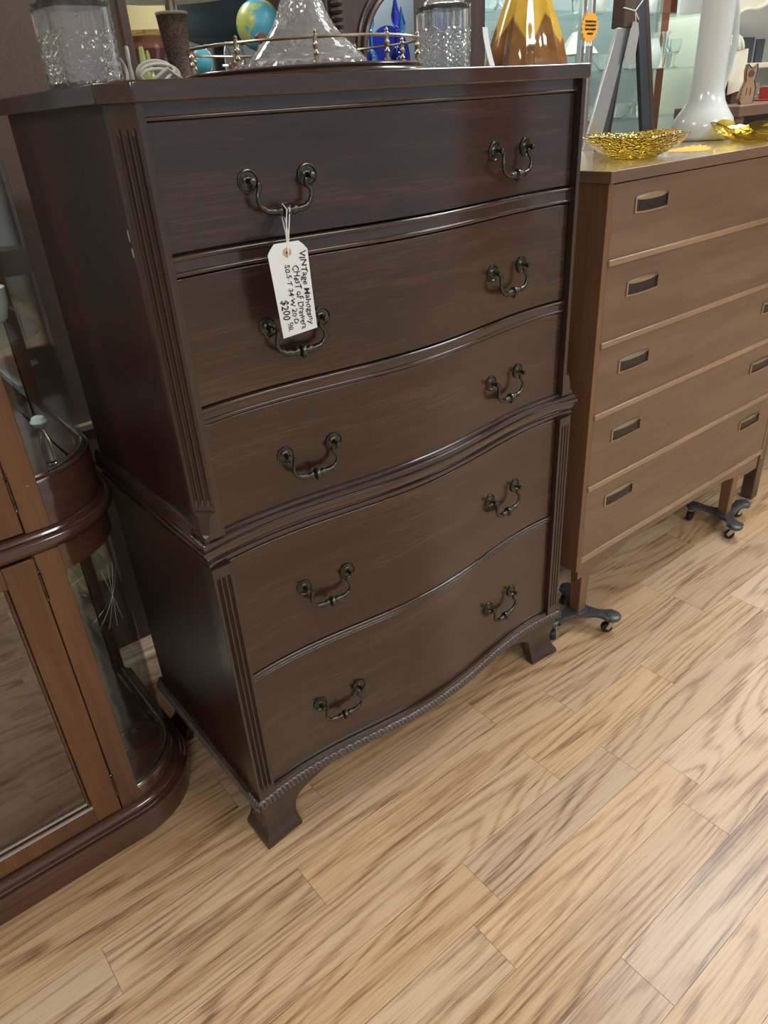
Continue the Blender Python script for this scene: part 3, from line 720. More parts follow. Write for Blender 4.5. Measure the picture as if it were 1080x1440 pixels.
for (a, b, ct, cb) in ((zl0, zl1, .045, .028), (zu0, zu1, .05, .075)):
    zbox(XPOST0+.001, XPOST1, YF, YF+.03, a, b).build('corner_stile', M['cherry'], cur, bevel=.001)
    side([(-.02, a), (0, a), (0, a+cb-.003), (-.003, a+cb), (-.006, a+cb+.004), (-.012, a+cb+.005), (-.02, a+cb+.005)], 'curved_lower_rail', M['cherryx'])
    side([(-.0040, a+cb-.001), (-.0005, a+cb+.001), (.0003, a+cb-.001), (-.0005, a+cb-.003)], 'metal_edging', M['steel'])
    side([(-.012, a+cb+.004), (-.0085, a+cb+.0085), (-.0062, a+cb+.0075), (-.0062, a+cb+.004)], 'metal_edging', M['steel'])
    side([(-.02, b-ct), (0, b-ct), (0, b), (-.02, b)], 'curved_upper_rail', M['cherryx'])
    side([(-.010, a+cb+.004), (-.007, a+cb+.004), (-.007, b-ct), (-.010, b-ct)], 'curved_glass', M['pane'])
    # door
    d = zbox(XG, XPOST0-.001, YF-.002, YF+.022, a+.004, b-.004).build('door_stile', M['cherry'], cur, bevel=.0012)
    zbox(-1.0, XG, YF-.002, YF+.022, a+.004, a+.042).build('door_rail', M['cherry'], cur, bevel=.001)
    zbox(-1.0, XG, YF-.002, YF+.022, b-.04, b-.004).build('door_rail', M['cherry'], cur, bevel=.001)
    zbox(-1.0, XG+.002, YF+.010, YF+.013, a+.04, b-.038).build('door_glass', M['doorpane'], cur)
    bd = MB(); bd.tube([(-1.0, YF+.009, a+.0495), (XG-.004, YF+.009, a+.0495)], .0036, 10)
    lean(bd); bd.build('metal_bead', M['steel'], cur)
    bd = MB(); bd.tube([(-1.0, YF+.0015, a+.0415), (XG+.004, YF+.0015, a+.0415)], .0036, 10)
    lean(bd); bd.build('metal_bead', M['steel'], cur)
    bd = MB(); bd.tube([(XG-.003, YF+.004, a+.042), (XG-.003, YF+.004, b-.04)], .003, 8); lean(bd); bd.build('glazing_bead', M['cherryx'], cur)
    for hz in (a+.065, (b-.06 if b < 1 else a+.6)):
        h = MB(); 
        for i in range(5): h.lathe([(.0024, i*.0095), (.0026, i*.0095+.0045), (.0022, i*.0095+.009)], (XPOST0, YF-.003, hz-.02), 8)
        h.lathe([(.001, .049), (.0032, .0515), (.001, .054)], (XPOST0, YF-.003, hz-.02), 8); h.lathe([(.0028, -.003), (.001, 0)], (XPOST0, YF-.003, hz-.02), 8)
        lean(h); h.build('hinge', M['brassold'], cur, bevel=0)
    zbox(CCX+R1-.02, CCX+R1, .585, .62, a, b).build('rear_stile', M['cherry'], cur)
    zbox(-1.0, CCX+R1-.002, .606, .62, a, b).build('back_panel', M['cherry'], cur)
    zbox(-1.0, CCX+R1-.022, .600, .606, a+.02, b-.03).build('mirror_back', M['mirror'], cur)
    lean(MB().poly([(-1.0, YF+.024), (XPOST1, YF+.024)]+[(p[0]-p[2]*.022, p[1]-p[3]*.022) for p in seg_path(-PI/2+.05, 0, R1)]+[(CCX+R1-.022, .60), (-1.0, .60)], a, a+.02)).build('cabinet_deck', M['cherryx'], cur)
# waist roll
csweep(.150, [(-.03, .668), (-.016, .668), (-.012, .672), (-.004, .675), (0, .680), (.002, .686), (0, .693), (-.004, .697), (-.008, .698), (-.010, .6965), (-.012, .700), (-.015, .704), (-.03, .706)]).build('waist_moulding', M['cherryx'], cur, angle=60)
lean(MB().poly([(-1.0, YF+.01), (XPOST1, YF+.01)]+[(p[0]-p[2]*.01, p[1]-p[3]*.01) for p in seg_path(-PI/2, 0, R1)]+[(CCX+R1-.01, .60), (-1.0, .60)], .669, .706)).build('waist_deck', M['cherryx'], cur)
csweep(.150, [(-.03, 1.75), (-.01, 1.75), (.01, 1.78), (.012, 1.80), (-.03, 1.80)]).build('cornice', M['cherryx'], cur)
# glass shelves
def shelf(z, name='glass_shelf'):
    q = [(-1.0, YF+.030), (XPOST1-.01, YF+.030)]+[(p[0]-p[2]*.022, p[1]-p[3]*.022) for p in seg_path(-PI/2+.1, 0, R1)]+[(CCX+R1-.022, .595), (-1.0, .595)]
    lean(MB().poly(q, z, z+.006)).build(name, M['shelfglass'], cur)
for z in (.30, .52, .975, 1.28, 1.5): shelf(z)
# engraved lines on the lower curved pane
en = MB()
def cp(t, z, o=-.0068): a = -PI/2+PI/2*t; return (CCX+(R1+o)*math.cos(a), CCY+(R1+o)*math.sin(a), z)
for k in range(9):
    a = k/9*PI; en.tube([cp(.45+.30*math.cos(a)*q, .52+.06*math.sin(a)*q) for q in [-1+i/6 for i in range(13)]], .00016, 4)
en.tube([cp(.05+.9*i/30, .44-.10*math.sin(PI*i/30)) for i in range(31)], .0002, 4)
en.tube([cp(.05+.9*i/30, .585+.012*math.sin(PI*i/30)) for i in range(31)], .0002, 4)
lean(en); en.build('engraved_lines', M['silver'], cur)
# contents
c = MB(); c.lathe([(.020, 0), (.026, .006), (.033, .030), (.0345, .052), (.0325, .052), (.030, .028), (.020, .006), (.001, .006)], seg=32)
solo(c, 'cup', M['white'], 'small white ceramic cup on the glass shelf inside the curio cabinet', 'cup', (-.110, .395, .981))
bt = thing('bottle', 'small clear bottle with round white stopper inside the curio cabinet', 'bottle', (-.083, .415, .726))
MB().lathe([(.009, .0), (.011, .01), (.011, .04), (.006, .055), (.005, .065)], seg=20).build('bottle_body', M['clear'], bt, local=True)
MB().lathe([(.005, .065), (.010, .068), (.0145, .076), (.010, .084), (.003, .087)], seg=20).build('stopper', M['white'], bt, local=True)

# ------------------------------------------------------------------ brown panel-backed furniture behind
pb = thing('cabinet_back', 'back of a tall brown fibreboard-backed cabinet behind the mahogany chest and curio', 'cabinet', (-.3, .80, 0))
B(-1.3, .335, .74, .755, .66, 1.9).build('upper_back_board', M['brownpanel'], pb)
B(-1.3, .335, .735, .755, .05, .645).build('lower_back_board', M['brownpanel'], pb)
B(-1.3, .345, .725, .756, .645, .66).build('ledge', M['ledge'], pb, bevel=.002)
B(.335, .352, .728, 1.15, .05, 1.9).build('side_frame', M['brownframe'], pb, bevel=.002); B(-1.32, -1.30, .728, 1.15, .0, 1.9).build('side_frame', M['brownframe'], pb)
for a in ((.31, .35, .76, .80), (-1.3, -1.25, .76, .80), (.31, .35, 1.1, 1.14)): B(*a, .0, .05).build('block_foot', M['brownframe'], pb)

# ------------------------------------------------------------------ things on the chest top
ZT = 1.283
# crystal
def cut_body(w, h, seg=96, rows=44, square=1, amp=.0026, taper=0, r0=None, prof=None, fans=.32):
    vs = []; fs = []
    for j in range(rows+1):
        t = j/rows; z = h*t
        rb = prof(t) if prof else w*(1-taper*(1-t))
        for k in range(seg):
            a = 2*PI*k/seg+PI/4
            sq = 1/max(abs(math.cos(a-PI/4)), abs(math.sin(a-PI/4)))
            sq = 1+(min(sq, 1.30)-1)*square
            s = k/seg*seg/6.0
            if t < 1-fans or fans == 0:
                p1 = abs(((s+z/(.0095)) % 1)-.5)*2; p2 = abs(((s-z/(.0095)) % 1)-.5)*2; d = (p1+p2)*.5
            else:
                d = abs(((s*.5+(t-1)*.0) % 1)-.5)*2*(1-(t-(1-fans))/fans*.4)
            e = min(1, min(t, 1-t)*14)
            rr = rb*sq-amp*(1-d)*e
            vs.append((rr*math.cos(a-PI/4), rr*math.sin(a-PI/4), z))
    for j in range(rows):
        for k in range(seg): fs.append((j*seg+k, j*seg+(k+1) % seg, (j+1)*seg+(k+1) % seg, (j+1)*seg+k))
    fs.append(tuple(range(seg-1, -1, -1))); fs.append(tuple(rows*seg+k for k in range(seg)))
    return MB().add(vs, fs)
def square_decanter(loc, label, w, h, rz):
    d = thing('decanter', label, 'decanter', loc, None, rz)
    cut_body(w, h).build('body', M['crystal'], d, local=True, angle=12)
    cut_body(w*.86, h*.86, amp=0, rows=6).xf(Matrix.Translation((0, 0, h*.07))).build('inner_wall', M['crystal'], d, local=True, angle=40, flip=True)
    MB().lathe([(w*1.02, 0), (w*.95, .006), (w*.6, .013), (.019, .019), (.015, .026), (.015, .05), (.021, .056), (.021, .060), (.014, .061)], (0, 0, h), 32).build('neck', M['crystal'], d, local=True)
    MB().lathe([(w*.92, .0005), (w*.85, .0045), (w*.5, .0105), (.012, .019), (.011, .055)], (0, 0, h), 32).build('neck_hollow', M['crystal'], d, local=True, flip=True)
    MB().sphere((0, 0, h+.083), .023, 12, 8).build('stopper', M['crystal'], d, local=True, angle=5)
    return d
square_decanter((.050, .190, ZT), 'square cut-crystal decanter at the left corner of the mahogany chest top', .0375, .090, math.radians(8))
dr = square_decanter((.775, .30, ZT), 'square cut-crystal decanter right of the brass-railed tray', .040, .110, math.radians(-12))
tg = thing('paper_tag', 'pale curved paper tag leaning on the right cut-crystal decanter', 'price tag', (.835, .25, ZT))
vs = []
for i in range(9):
    t = i/8; z = .072*(1-t)+.0005; x = .022*t**1.6
    for q in (0, 1): vs += [(x-.010+q*.020, -.002-.004*t+q*.006, z)]
mb = MB().add(vs+[(x, y+.0008, z) for x, y, z in vs], [(2*i, 2*i+1, 2*i+3, 2*i+2) for i in range(8)]+[(18+2*i, 20+2*i, 21+2*i, 19+2*i) for i in range(8)])
mb.build('card', M['paper'], tg, local=True)
# coil of grey cord
cc = MB(); rnd = random.Random(3)
def cl(cx, cy, rx, rz_, th, tilt, n=26, z0=.0):
    P = []
    for i in range(n):
        a = 2*PI*i/n; x = rx*math.cos(a); z = rz_*math.sin(a)+rz_
        P.append((cx+x*math.cos(tilt), cy+x*math.sin(tilt)+z*.25*math.cos(a), z0+z+.0022))
    cc.tube(P, .0022, 8, closed=True)
cl(-.034, 0, .017, .016, 0, .5); cl(-.015, .008, .009, .022, 0, .9); cl(.022, .0, .032, .012, 0, .1); cl(.02, .006, .027, .014, 0, -.2); cl(.018, -.004, .030, .009, 0, .25)
cc.tube([(-.03, .01, .003), (0, .0, .004), (.02, -.012, .004), (.045, 0, .018), (.062, .01, .004)], .0022, 8); cc.tube([(.0, -.005, .0025), (.03, -.01, .020), (.05, .0, .010)], .0022, 8)
solo(cc, 'coiled_cord', M['cord'], 'grey-beige coiled electric cord beside the left crystal decanter', 'cord', (.140, .215, ZT))
# gallery tray
TC = (.425, .25)
tr = thing('gallery_tray', 'round dark wooden tray with a brass gallery rail under the large decanter', 'tray', (TC[0], TC[1], ZT))
MB().lathe([(.178, 0), (.190, .001), (.193, .004), (.192, .007), (.187, .009), (.189, .012), (.187, .0145), (.180, .015), (.172, .0125), (.001, .0125)], seg=96).build('tray_base', M['mould'], tr, local=True, angle=50)
rl = MB(); rl.tube([(.181*math.cos(2*PI*i/96), .181*math.sin(2*PI*i/96), .046) for i in range(96)], .0022, 8, closed=True); rl.build('gallery_rail', M['brass'], tr, local=True)
pm_ = None
for k in range(10):
    a = 2*PI*k/10+.45
    if pm_ is None: o = pm_ = MB().lathe([(.0045, .0145), (.0045, .0165), (.0028, .018), (.0028, .024), (.0045, .026), (.0028, .028), (.0022, .031), (.0036, .034), (.0044, .037), (.0030, .040), (.0034, .043), (.0036, .048), (.0020, .050), (.0028, .052), (.0005, .055)], seg=14).build('baluster', M['brass'], tr, local=True)
    else:
        o = pm_.copy(); COL.objects.link(o); o.parent = tr
    o.location = (.181*math.cos(a), .181*math.sin(a), 0)
# ship's decanter
sd = thing('decanter', 'large flared cut-glass decanter with a wide base standing on the brass-railed tray', 'decanter', (.437, .262, ZT+.0127))
def sp(t): return .092*(1-t)**1.0*.80+.018 if t > .06 else .092*(.90+.10*(t/.06))*.985
P_ = [(.092, 0), (.101, .006), (.098, .014), (.086, .025), (.069, .041), (.052, .058), (.041, .076), (.033, .095), (.027, .115), (.022, .140), (.019, .165), (.019, .19), (.030, .197), (.030, .201), (.018, .202)]
def interp(z):
    for (a, za), (b, zb) in zip(P_, P_[1:]):
        if z <= zb: return a+(b-a)*(z-za)/(zb-za)
    return P_[-1][0]
Hs = .19
cut_body(.09, Hs, 96, 60, 0, .0016, prof=lambda t: interp(t*Hs), fans=.0).build('body', M['crystalbig'], sd, local=True, angle=12)
MB().lathe([(r*.86, z+.006) for r, z in P_[1:11]], seg=48).build('inner_wall', M['crystal'], sd, local=True, flip=True)
MB().lathe([(.019, .19), (.030, .197), (.030, .201), (.016, .203), (.014, .215), (.028, .23), (.024, .25), (.004, .262)], seg=32).build('stopper', M['crystal'], sd, local=True)

# ------------------------------------------------------------------ things on the walnut dresser
av = thing('vase', 'large amber and brown drip-glazed ribbed vase on the walnut dresser beside the mahogany chest', 'vase', (1.005, .300, DZT))
pv = [(.050, 0), (.056, .004), (.075, .04), (.090, .10), (.093, .15), (.090, .19), (.080, .225), (.066, .26), (.050, .295), (.036, .33), (.028, .37), (.026, .42), (.032, .46), (.030, .465), (.023, .42), (.022, .38)]
pv = [(r*.93, z) for r, z in pv]
MB().lathe(pv, seg=120, lobes=10, amp=-.13).build('vase_body', M['vase'], av, local=True, angle=60)
# textured amber bowl with a lipped rim
def bowl(loc, label, R_, h, mat, seg=64, wav=6, amp=.02, rz=0, rip=.0):
    mb = MB(); out = [(.34, 0), (.40, .02), (.62, .24), (.80, .50), (.93, .78), (1.0, 1.0)]
    vs = []
    rows = [(r, z) for r, z in out]+[(r-.035, z+.02 if z > .9 else z+.04) for r, z in reversed(out)]
    for r, z in rows:
        for k in range(seg):
            a = 2*PI*k/seg; w = amp*math.cos(wav*a)*z
            vs.append((R_*r*(1+w*.7+rip*math.sin(z*60)*.01)*math.cos(a), R_*r*(1+w*.7)*math.sin(a), h*z*(1+w*2)))
    n = len(rows); fs = [(i*seg+k, i*seg+(k+1) % seg, (i+1)*seg+(k+1) % seg, (i+1)*seg+k) for i in range(n-1) for k in range(seg)]
    fs.append(tuple(range(seg-1, -1, -1))); fs.append(tuple((n-1)*seg+k for k in range(seg)))
    mb.add(vs, fs)
    return solo(mb, 'bowl', mat, label, 'bowl', loc, angle=50)
bowl((1.195, .150, DZT), 'large textured amber glass bowl on the walnut dresser beside the mahogany chest', .113, .046, M['amberglass'], amp=.02, wav=4)
bowl((1.650, .125, DZT), 'amber glass bowl with folded sides in front of the tall white vase', .098, .040, M['amberlight'], amp=.10, wav=5)
# glass dish slab behind
mb = MB().poly([(-.085, -.035), (.085, -.035), (.095, 0), (.085, .035), (-.085, .035), (-.095, 0)], 0, .030)
solo(mb, 'glass_block', M['clear'], 'low clear glass slab between the amber bowl and the A-shaped stand', 'dish', (1.365, .285, DZT), bevel=.003)
# starburst card
def starburst(n, r0, r1, th):
    mb = MB(); P = []
    for i in range(2*n):
        a = PI*i/n; r = r1 if i % 2 == 0 else r0; P.append((r*math.cos(a), r*math.sin(a)))
    return mb.poly(P, 0, th)
mb = starburst(20, .046, .054, .001); mb.v = [(x, y, z+.006*max(0, (x-.01)/.04)**2) for x, y, z in mb.v]
solo(mb, 'starburst_card', M['orange'], 'orange starburst price card lying on the walnut dresser between the amber bowls', 'price card', (1.385, .135, DZT), smooth=False)
# A-shaped stand
tp = thing('stand', 'A-shaped stand of flat steel and dark legs with a grey tag on the walnut dresser', 'stand', (1.435, .405, DZT))
def bar(a, b, wx, wy, name, mat):
    A = Vector(a); Bv = Vector(b); vs = []
    for p, s in ((A, 1.0), (Bv, .8)): vs += [p+Vector((-wx*s, -wy, 0)), p+Vector((wx*s, -wy, 0)), p+Vector((wx*s, wy, 0)), p+Vector((-wx*s, wy, 0))]
    MB().add(vs, [(0, 3, 2, 1), (4, 5, 6, 7), (0, 1, 5, 4), (1, 2, 6, 5), (2, 3, 7, 6), (3, 0, 4, 7)]).build(name, mat, tp, local=True, bevel=.0015)
bar((-.055, 0, 0), (.040, 0, .262), .031, .004, 'steel_leg', M['alu'])
bar((-.002, .018, 0), (.066, .014, .262), .020, .008, 'dark_leg', M['charcoal'])
bar((.205, .010, 0), (.090, .010, .400), .022, .006, 'dark_leg', M['charcoal']); bar((.232, .012, 0), (.112, .012, .400), .010, .009, 'wooden_edge', M['brownframe'])
bar((.120, .09, 0), (.080, .03, .25), .018, .008, 'rear_leg', M['brownframe'])
MB().box(.034, .090, -.006, .030, .262, .36).build('wooden_head', M['brownframe'], tp, local=True, bevel=.002)
s_ = MB(); s_.tube([(.024, -.009, .302), (.070, -.011, .296), (.105, -.009, .322)], .0014, 6); s_.tube([(.070, -.011, .296), (.072, -.015, .268)], .0013, 6); s_.tube([(.072, -.012, .292), (.084, -.013, .278)], .0014, 6); s_.build('string', M['string'], tp, local=True)
MB().polyy([(.040, .185), (.080, .185), (.090, .250), (.082, .272), (.062, .274), (.052, .250)], -.014, -.013).build('grey_tag', M['greytag'], tp, local=True)
# tall white vase
wv = thing('vase', 'tall white glazed vase with a flared foot at the right end of the walnut dresser', 'vase', (1.712, .295, DZT))
MB().lathe([(.072, 0), (.077, .003), (.079, .012), (.079, .030), (.074, .050), (.060, .070), (.048, .090), (.042, .115), (.040, .15), (.040, .25), (.041, .32), (.044, .40), (.050, .46), (.047, .46), (.038, .38)], seg=64).build('vase_body', M['white'], wv, local=True, angle=60)
hd = MB(); hd.tube([(.036, -.02, .10), (.050, -.024, .16), (.054, -.028, .22), (.050, -.024, .28), (.038, -.02, .33)], [.006, .009, .010, .008, .005], 12, flat=.5); hd.build('raised_rib', M['white'], wv, local=True)

# ------------------------------------------------------------------ right-hand neighbours
nb = thing('table', 'dark wooden table whose front leg shows right of the walnut dresser', 'table', (2.25, .3, 0))
for lx, ly in ((1.96, .08), (2.60, .08), (1.96, .22), (2.60, .22)):
    MB().poly([(lx-.02, ly-.02), (lx+.02, ly-.02), (lx+.02, ly+.02), (lx-.02, ly+.02)], 0, .70).build('leg', M['darkwood'], nb, bevel=.003)
B(1.93, 2.64, .05, .25, .70, .73).build('table_top', M['darkwoodx'], nb, bevel=.003)
hb2 = thing('open_bookcase', 'brown wooden open-fronted shelf unit behind the white vase, topped by the cat cutout', 'shelf', (2.4, .41, 0))
B(1.925, 1.965, .315, .50, 0, 1.150).build('side_panel', M['midbrown'], hb2, bevel=.001)
B(2.90, 2.94, .315, .50, 0, 1.150).build('side_panel', M['midbrown'], hb2)
B(1.915, 2.95, .305, .51, 1.150, 1.178).build('top', M['midbrown'], hb2, bevel=.002)
B(1.965, 2.90, .48, .49, 0, 1.15).build('back_board', M['charcoal'], hb2)
for z in (.10, .45, .80): B(1.965, 2.90, .33, .48, z, z+.02).build('shelf', M['midbrown'], hb2)
# cat cutout (plain tabby outline)
ct = thing('cat_cutout', 'flat brown wooden sitting cat cutout with two pointed ears on the brown shelf unit', 'figurine', (2.07, .37, 1.178))
def blob(pts, y0, y1, mb, mi=0): mb.polyy(pts, y0, y1, mi)
body = [(-.042, 0), (.040, 0), (.048, .03), (.045, .06), (.030, .078), (.036, .092), (.040, .112), (.036, .135), (.022, .126), (.004, .120), (-.014, .126), (-.030, .135), (-.036, .112), (-.032, .092), (-.028, .078), (-.050, .05), (-.062, .02)]
MB().polyy(body, 0, .008).build('silhouette', M['catbrown'], ct, local=True, bevel=.0015)
dk = MB()
for i in range(len(body)):
    a, b = body[i], body[(i+1) % len(body)]; dk.tube([(a[0], -.0008, a[1]), (b[0], -.0008, b[1])], .0016, 6)
dk.polyy([(-.014, .092), (.016, .092), (.024, .104), (.014, .113), (-.012, .113), (-.021, .104)], -.0012, 0)
for z in (.02, .032, .044, .056): dk.polyy([(-.056+z*.1, z), (-.040, z+.002), (-.054+z*.1, z+.005)], -.001, 0)
dk.tube([(-.016, -.001, .03), (-.014, -.001, .055)], .0011, 6); dk.tube([(.014, -.001, .03), (.012, -.001, .055)], .0011, 6)
dk.build('painted_lines', M['catdark'], ct, local=True); ct.scale = (.82, 1, .76)
pf = thing('picture', 'small pastel print canvas leaning behind the cat cutout', 'picture', (2.13, .44, 1.178))
mt = Matrix.Rotation(math.radians(-7), 4, 'Y')
MB().box(-.050, .050, 0, .012, .03, .140).xf(mt).build('canvas', M['charcoal'], pf, local=True)
MB().box(-.048, .050, -.001, 0, .032, .140).xf(mt).build('print', M['pastel'], pf, local=True)
MB().box(-.02, .06, .002, .03, 0, .045).build('easel', M['brownframe'], pf, local=True)
solo(MB().box(-.06, .06, -.035, .035, .006, .04).box(-.075, .075, -.045, .045, 0, .006), 'box', M['red'], 'small red box on a dark stand at the far right of the brown shelf unit', 'box', (2.36, .42, 1.178), bevel=.002)
# white hutch
hu = thing('hutch', 'cream painted hutch with a scalloped crown in the background at right', 'hutch', (5.6, 2.2, 0))
xs = [4.78+1.5*i/60 for i in range(61)]
def cz(x): t = (x-4.78)/1.5; return 1.585+.15*math.sin(PI*t)**.8+.018*math.sin(t*20)
MB().polyy([(x, cz(x)+.09+.02*math.sin(PI*(x-4.78)/1.5)) for x in xs]+[(x, cz(x)-.045) for x in reversed(xs)], 1.98, 2.02).build('crown', M['cream'], hu, bevel=.006)
cr = MB(); cr.tube([(x, 1.975, cz(x)+.088+.02*math.sin(PI*(x-4.78)/1.5)) for x in xs], .014, 8); cr.tube([(x, 1.975, cz(x)-.042) for x in xs], .010, 8); cr.build('crown_moulding', M['cream'], hu)
B(4.78, 4.84, 2.0, 2.4, 0, 1.62).build('hutch_side', M['cream'], hu); B(6.22, 6.28, 2.0, 2.4, 0, 1.62).build('hutch_side', M['cream'], hu)
B(4.84, 6.22, 2.37, 2.39, 0, 1.72).build('hutch_back', M['wall'], hu)
for z in (1.30, 1.03): B(4.80, 6.24, 1.99, 2.37, z, z+.03).build('hutch_shelf', M['cream'], hu, bevel=.004)
B(4.75, 6.3, 1.9, 2.4, .80, .84).build('hutch_counter', M['cream'], hu)
B(4.80, 6.26, 1.95, 2.38, 0, .80).build('hutch_base', M['cream'], hu)
pl0 = None
for i in range(5):
    mb = MB().lathe([(.001, 0), (.05, .001), (.085, .012), (.085, .016), (.05, .006), (.001, .005)], seg=32).xf(Matrix.Rotation(PI/2-.12, 4, 'X') ) if pl0 is None else None
    if pl0 is None: o = pl0 = solo(mb, 'plate', M['cream'], 'cream plates standing on edge on the upper hutch shelf', 'plate', (0, 0, 0), 'cream plates standing in the hutch')
    else:
        o = pl0.copy(); COL.objects.link(o)
    o['label'] = 'cream plate on edge in the hutch, %s of five from the left' % ['first', 'second', 'third', 'fourth', 'fifth'][i]
    o.location = (4.93+i*.055, 2.12, 1.415); o.rotation_euler = (0, 0, math.radians(65))
for i, (x, w, h) in enumerate([(5.25, .09, .17), (5.46, .08, .16), (5.64, .05, .15)]):
    solo(MB().box(-w, w, -.01, .01, 0, h), 'frame', M['charcoal'], ['dark upright frame on the hutch shelf, nearest the cream plates', 'dark upright frame in the middle of the hutch shelf', 'narrow dark frame at the right of the hutch shelf'][i], 'frame', (x, 2.2, 1.33), bevel=.003)
for i, (x, z, r) in enumerate([(4.96, 1.06, .05), (5.12, 1.06, .06), (5.42, 1.06, .07), (5.6, 1.06, .06), (4.9, .84, .06), (5.15, .84, .08), (5.45, .84, .07)]):
    mb = MB().lathe([(r*.5, 0), (r*.2, .01), (r*.15, r*.8), (r*.7, r*1.2), (r, r*2.2), (r*.95, r*2.2), (r*.6, r*1.3), (.001, r*1.1)], seg=24, lobes=12, amp=.06)
    w = ['footed crystal bowl at the left of the lower hutch shelf', 'second footed crystal bowl on the lower hutch shelf', 'largest footed crystal bowl on the lower hutch shelf', 'right footed crystal bowl on the lower hutch shelf', 'left crystal compote on the hutch counter', 'middle wide crystal compote on the hutch counter', 'right crystal compote on the hutch counter'][i]
    solo(mb, 'crystal_bowl', M['crystal'], w, 'bowl', (x, 2.12, z))
solo(MB().box(0, .5, -.05, .05, 0, 2.4), 'post', M['terracotta'], 'terracotta painted post between the white vase and the cream hutch', 'post', (4.98, 2.9, 0))

# ------------------------------------------------------------------ glass display cabinets behind
def display(x0, x1, y0, y1, h, label, shelves):
    d = thing('display_cabinet', label, 'display cabinet', ((x0+x1)/2, (y0+y1)/2, 0))
    B(x0, x1, y0, y1, 0, .55).build('base', M['greywall'], d, bevel=.004)
    B(x0, x1, y1-.01, y1, .55, h).build('back_board', M['greywall'], d)
    for x in (x0, x1-.035):
        MB().box(x, x+.035, y0, y0+.03, .55, h).build('post', M['alu'], d, bevel=.006); MB().box(x, x+.03, y1-.03, y1-.011, .55, h).build('post', M['alu'], d)
    B(x0+.035, x1-.035, y0+.008, y0+.012, .55, h).build('front_glass', M['pane'], d)
    for z in shelves: B(x0+.036, x1-.036, y0+.03, y1-.012, z, z+.008).build('glass_shelf', M['shelfglass'], d)
    B(x0, x1, y0, y1, h, h+.06).build('top', M['alu'], d)
    area('cabinet_fill_light', ((x0+x1)/2, y0+.12, h-.02), (0, 0, 0), x1-x0-.2, .08, 9, (1.0, 1.0, .97))
    return d
SHV = (.80, 1.06, 1.32, 1.60, 1.86)
display(2.42, 3.46, 2.05, 2.45, 2.1, 'glass-fronted display cabinet of glassware behind the amber vase', SHV)
display(3.50, 4.73, 2.05, 2.45, 2.1, 'glass-fronted display cabinet of glassware behind the A-shaped stand', SHV)
gm = []
gm.append(('goblet', 'goblet', MB().lathe([(.035, 0), (.03, .004), (.005, .01), (.004, .07), (.025, .085), (.036, .12), (.034, .16), (.032, .16), (.034, .12), (.022, .09), (.001, .084)], seg=20), 'clear'))
gm.append(('glass_bowl', 'bowl', MB().lathe([(.04, 0), (.05, .01), (.085, .05), (.10, .085), (.097, .085), (.08, .052), (.045, .014), (.001, .012)], seg=24, lobes=10, amp=.08), 'crystal'))
gm.append(('pitcher', 'pitcher', MB().lathe([(.045, 0), (.055, .02), (.06, .08), (.045, .13), (.036, .16), (.045, .19), (.042, .19), (.03, .16), (.04, .12), (.001, .02)], seg=24), 'white'))
gm.append(('glass_plate', 'plate', MB().lathe([(.001, 0), (.06, .002), (.105, .014), (.105, .018), (.06, .008), (.001, .006)], seg=28).xf(Matrix.Translation((0, .02, .105)) @ Matrix.Rotation(PI/2-.15, 4, 'X')), 'shelfglass'))
gm.append(('glass_vase', 'vase', MB().lathe([(.03, 0), (.045, .02), (.05, .07), (.02, .12), (.016, .17), (.028, .20), (.025, .20), (.013, .165), (.001, .02)], seg=24, lobes=8, amp=.08), 'clear'))
gsrc = {}
rnd = random.Random(11)
names = {'goblet': 'clear stemmed goblets standing on the glass shelves of the display cabinets', 'glass_bowl': 'cut-glass bowls on the shelves of the display cabinets', 'pitcher': 'white pitchers on the shelves of the display cabinets', 'glass_plate': 'pressed glass plates propped upright in the display cabinets', 'glass_vase': 'waisted clear glass vases on the display cabinet shelves'}
ORD = ['first', 'second', 'third', 'fourth', 'fifth', 'sixth', 'seventh', 'eighth', 'ninth']
word = {'goblet': 'clear stemmed goblet', 'glass_bowl': 'cut-glass bowl', 'pitcher': 'white pitcher', 'glass_plate': 'propped glass plate', 'glass_vase': 'waisted clear vase'}
half = {'goblet': .045, 'glass_bowl': .115, 'pitcher': .065, 'glass_plate': .115, 'glass_vase': .062}
for side, cx0, cx1 in (('left', 2.47, 3.41), ('right', 3.55, 4.68)):
    for lvl, z in (('bottom', 1.06), ('middle', 1.32), ('top', 1.60)):
        x = cx0; cnt = {}
        while True:
            nm, cat, mb, mat = rnd.choice([gm[0], gm[0], gm[1], gm[1], gm[2], gm[3], gm[3], gm[4]])
            x += half[nm]
            if lvl == 'middle' and 3.38 < x+half[nm] and x-half[nm] < 3.78 and side == 'right': x = 3.78+half[nm]
            if x+half[nm] > cx1: break
            yy = 2.34 if nm == 'glass_plate' else 2.21
            cnt[nm] = cnt.get(nm, 0)+1
            lb = '%s, %s %s from left, %s shelf of %s display cabinet' % (word[nm], ORD[cnt[nm]-1], nm.split('_')[-1], lvl, side)
            if nm not in gsrc: o = gsrc[nm] = solo(mb, nm, M[mat], lb, cat, (x, yy, z+.0082), names[nm])
            else:
                o = gsrc[nm].copy(); COL.objects.link(o); o.location = (x, yy, z+.0082); o['label'] = lb
            x += half[nm]+.012
ls = thing('lampshade', 'small white six-sided lampshade with a finial in the display cabinet behind the chest corner', 'lampshade', (3.585, 2.20, 1.328))
MB().lathe([(.115, .085), (.118, .088), (.030, .195), (.027, .195)], seg=6, cap=False).build('shade', M['cream'], ls, local=True, smooth=False)
MB().lathe([(.004, .0), (.05, .001), (.04, .01), (.008, .02), (.006, .195), (.004, .205), (.012, .212), (.014, .222), (.003, .230)], seg=14).build('lamp_stem', M['cream'], ls, local=True)
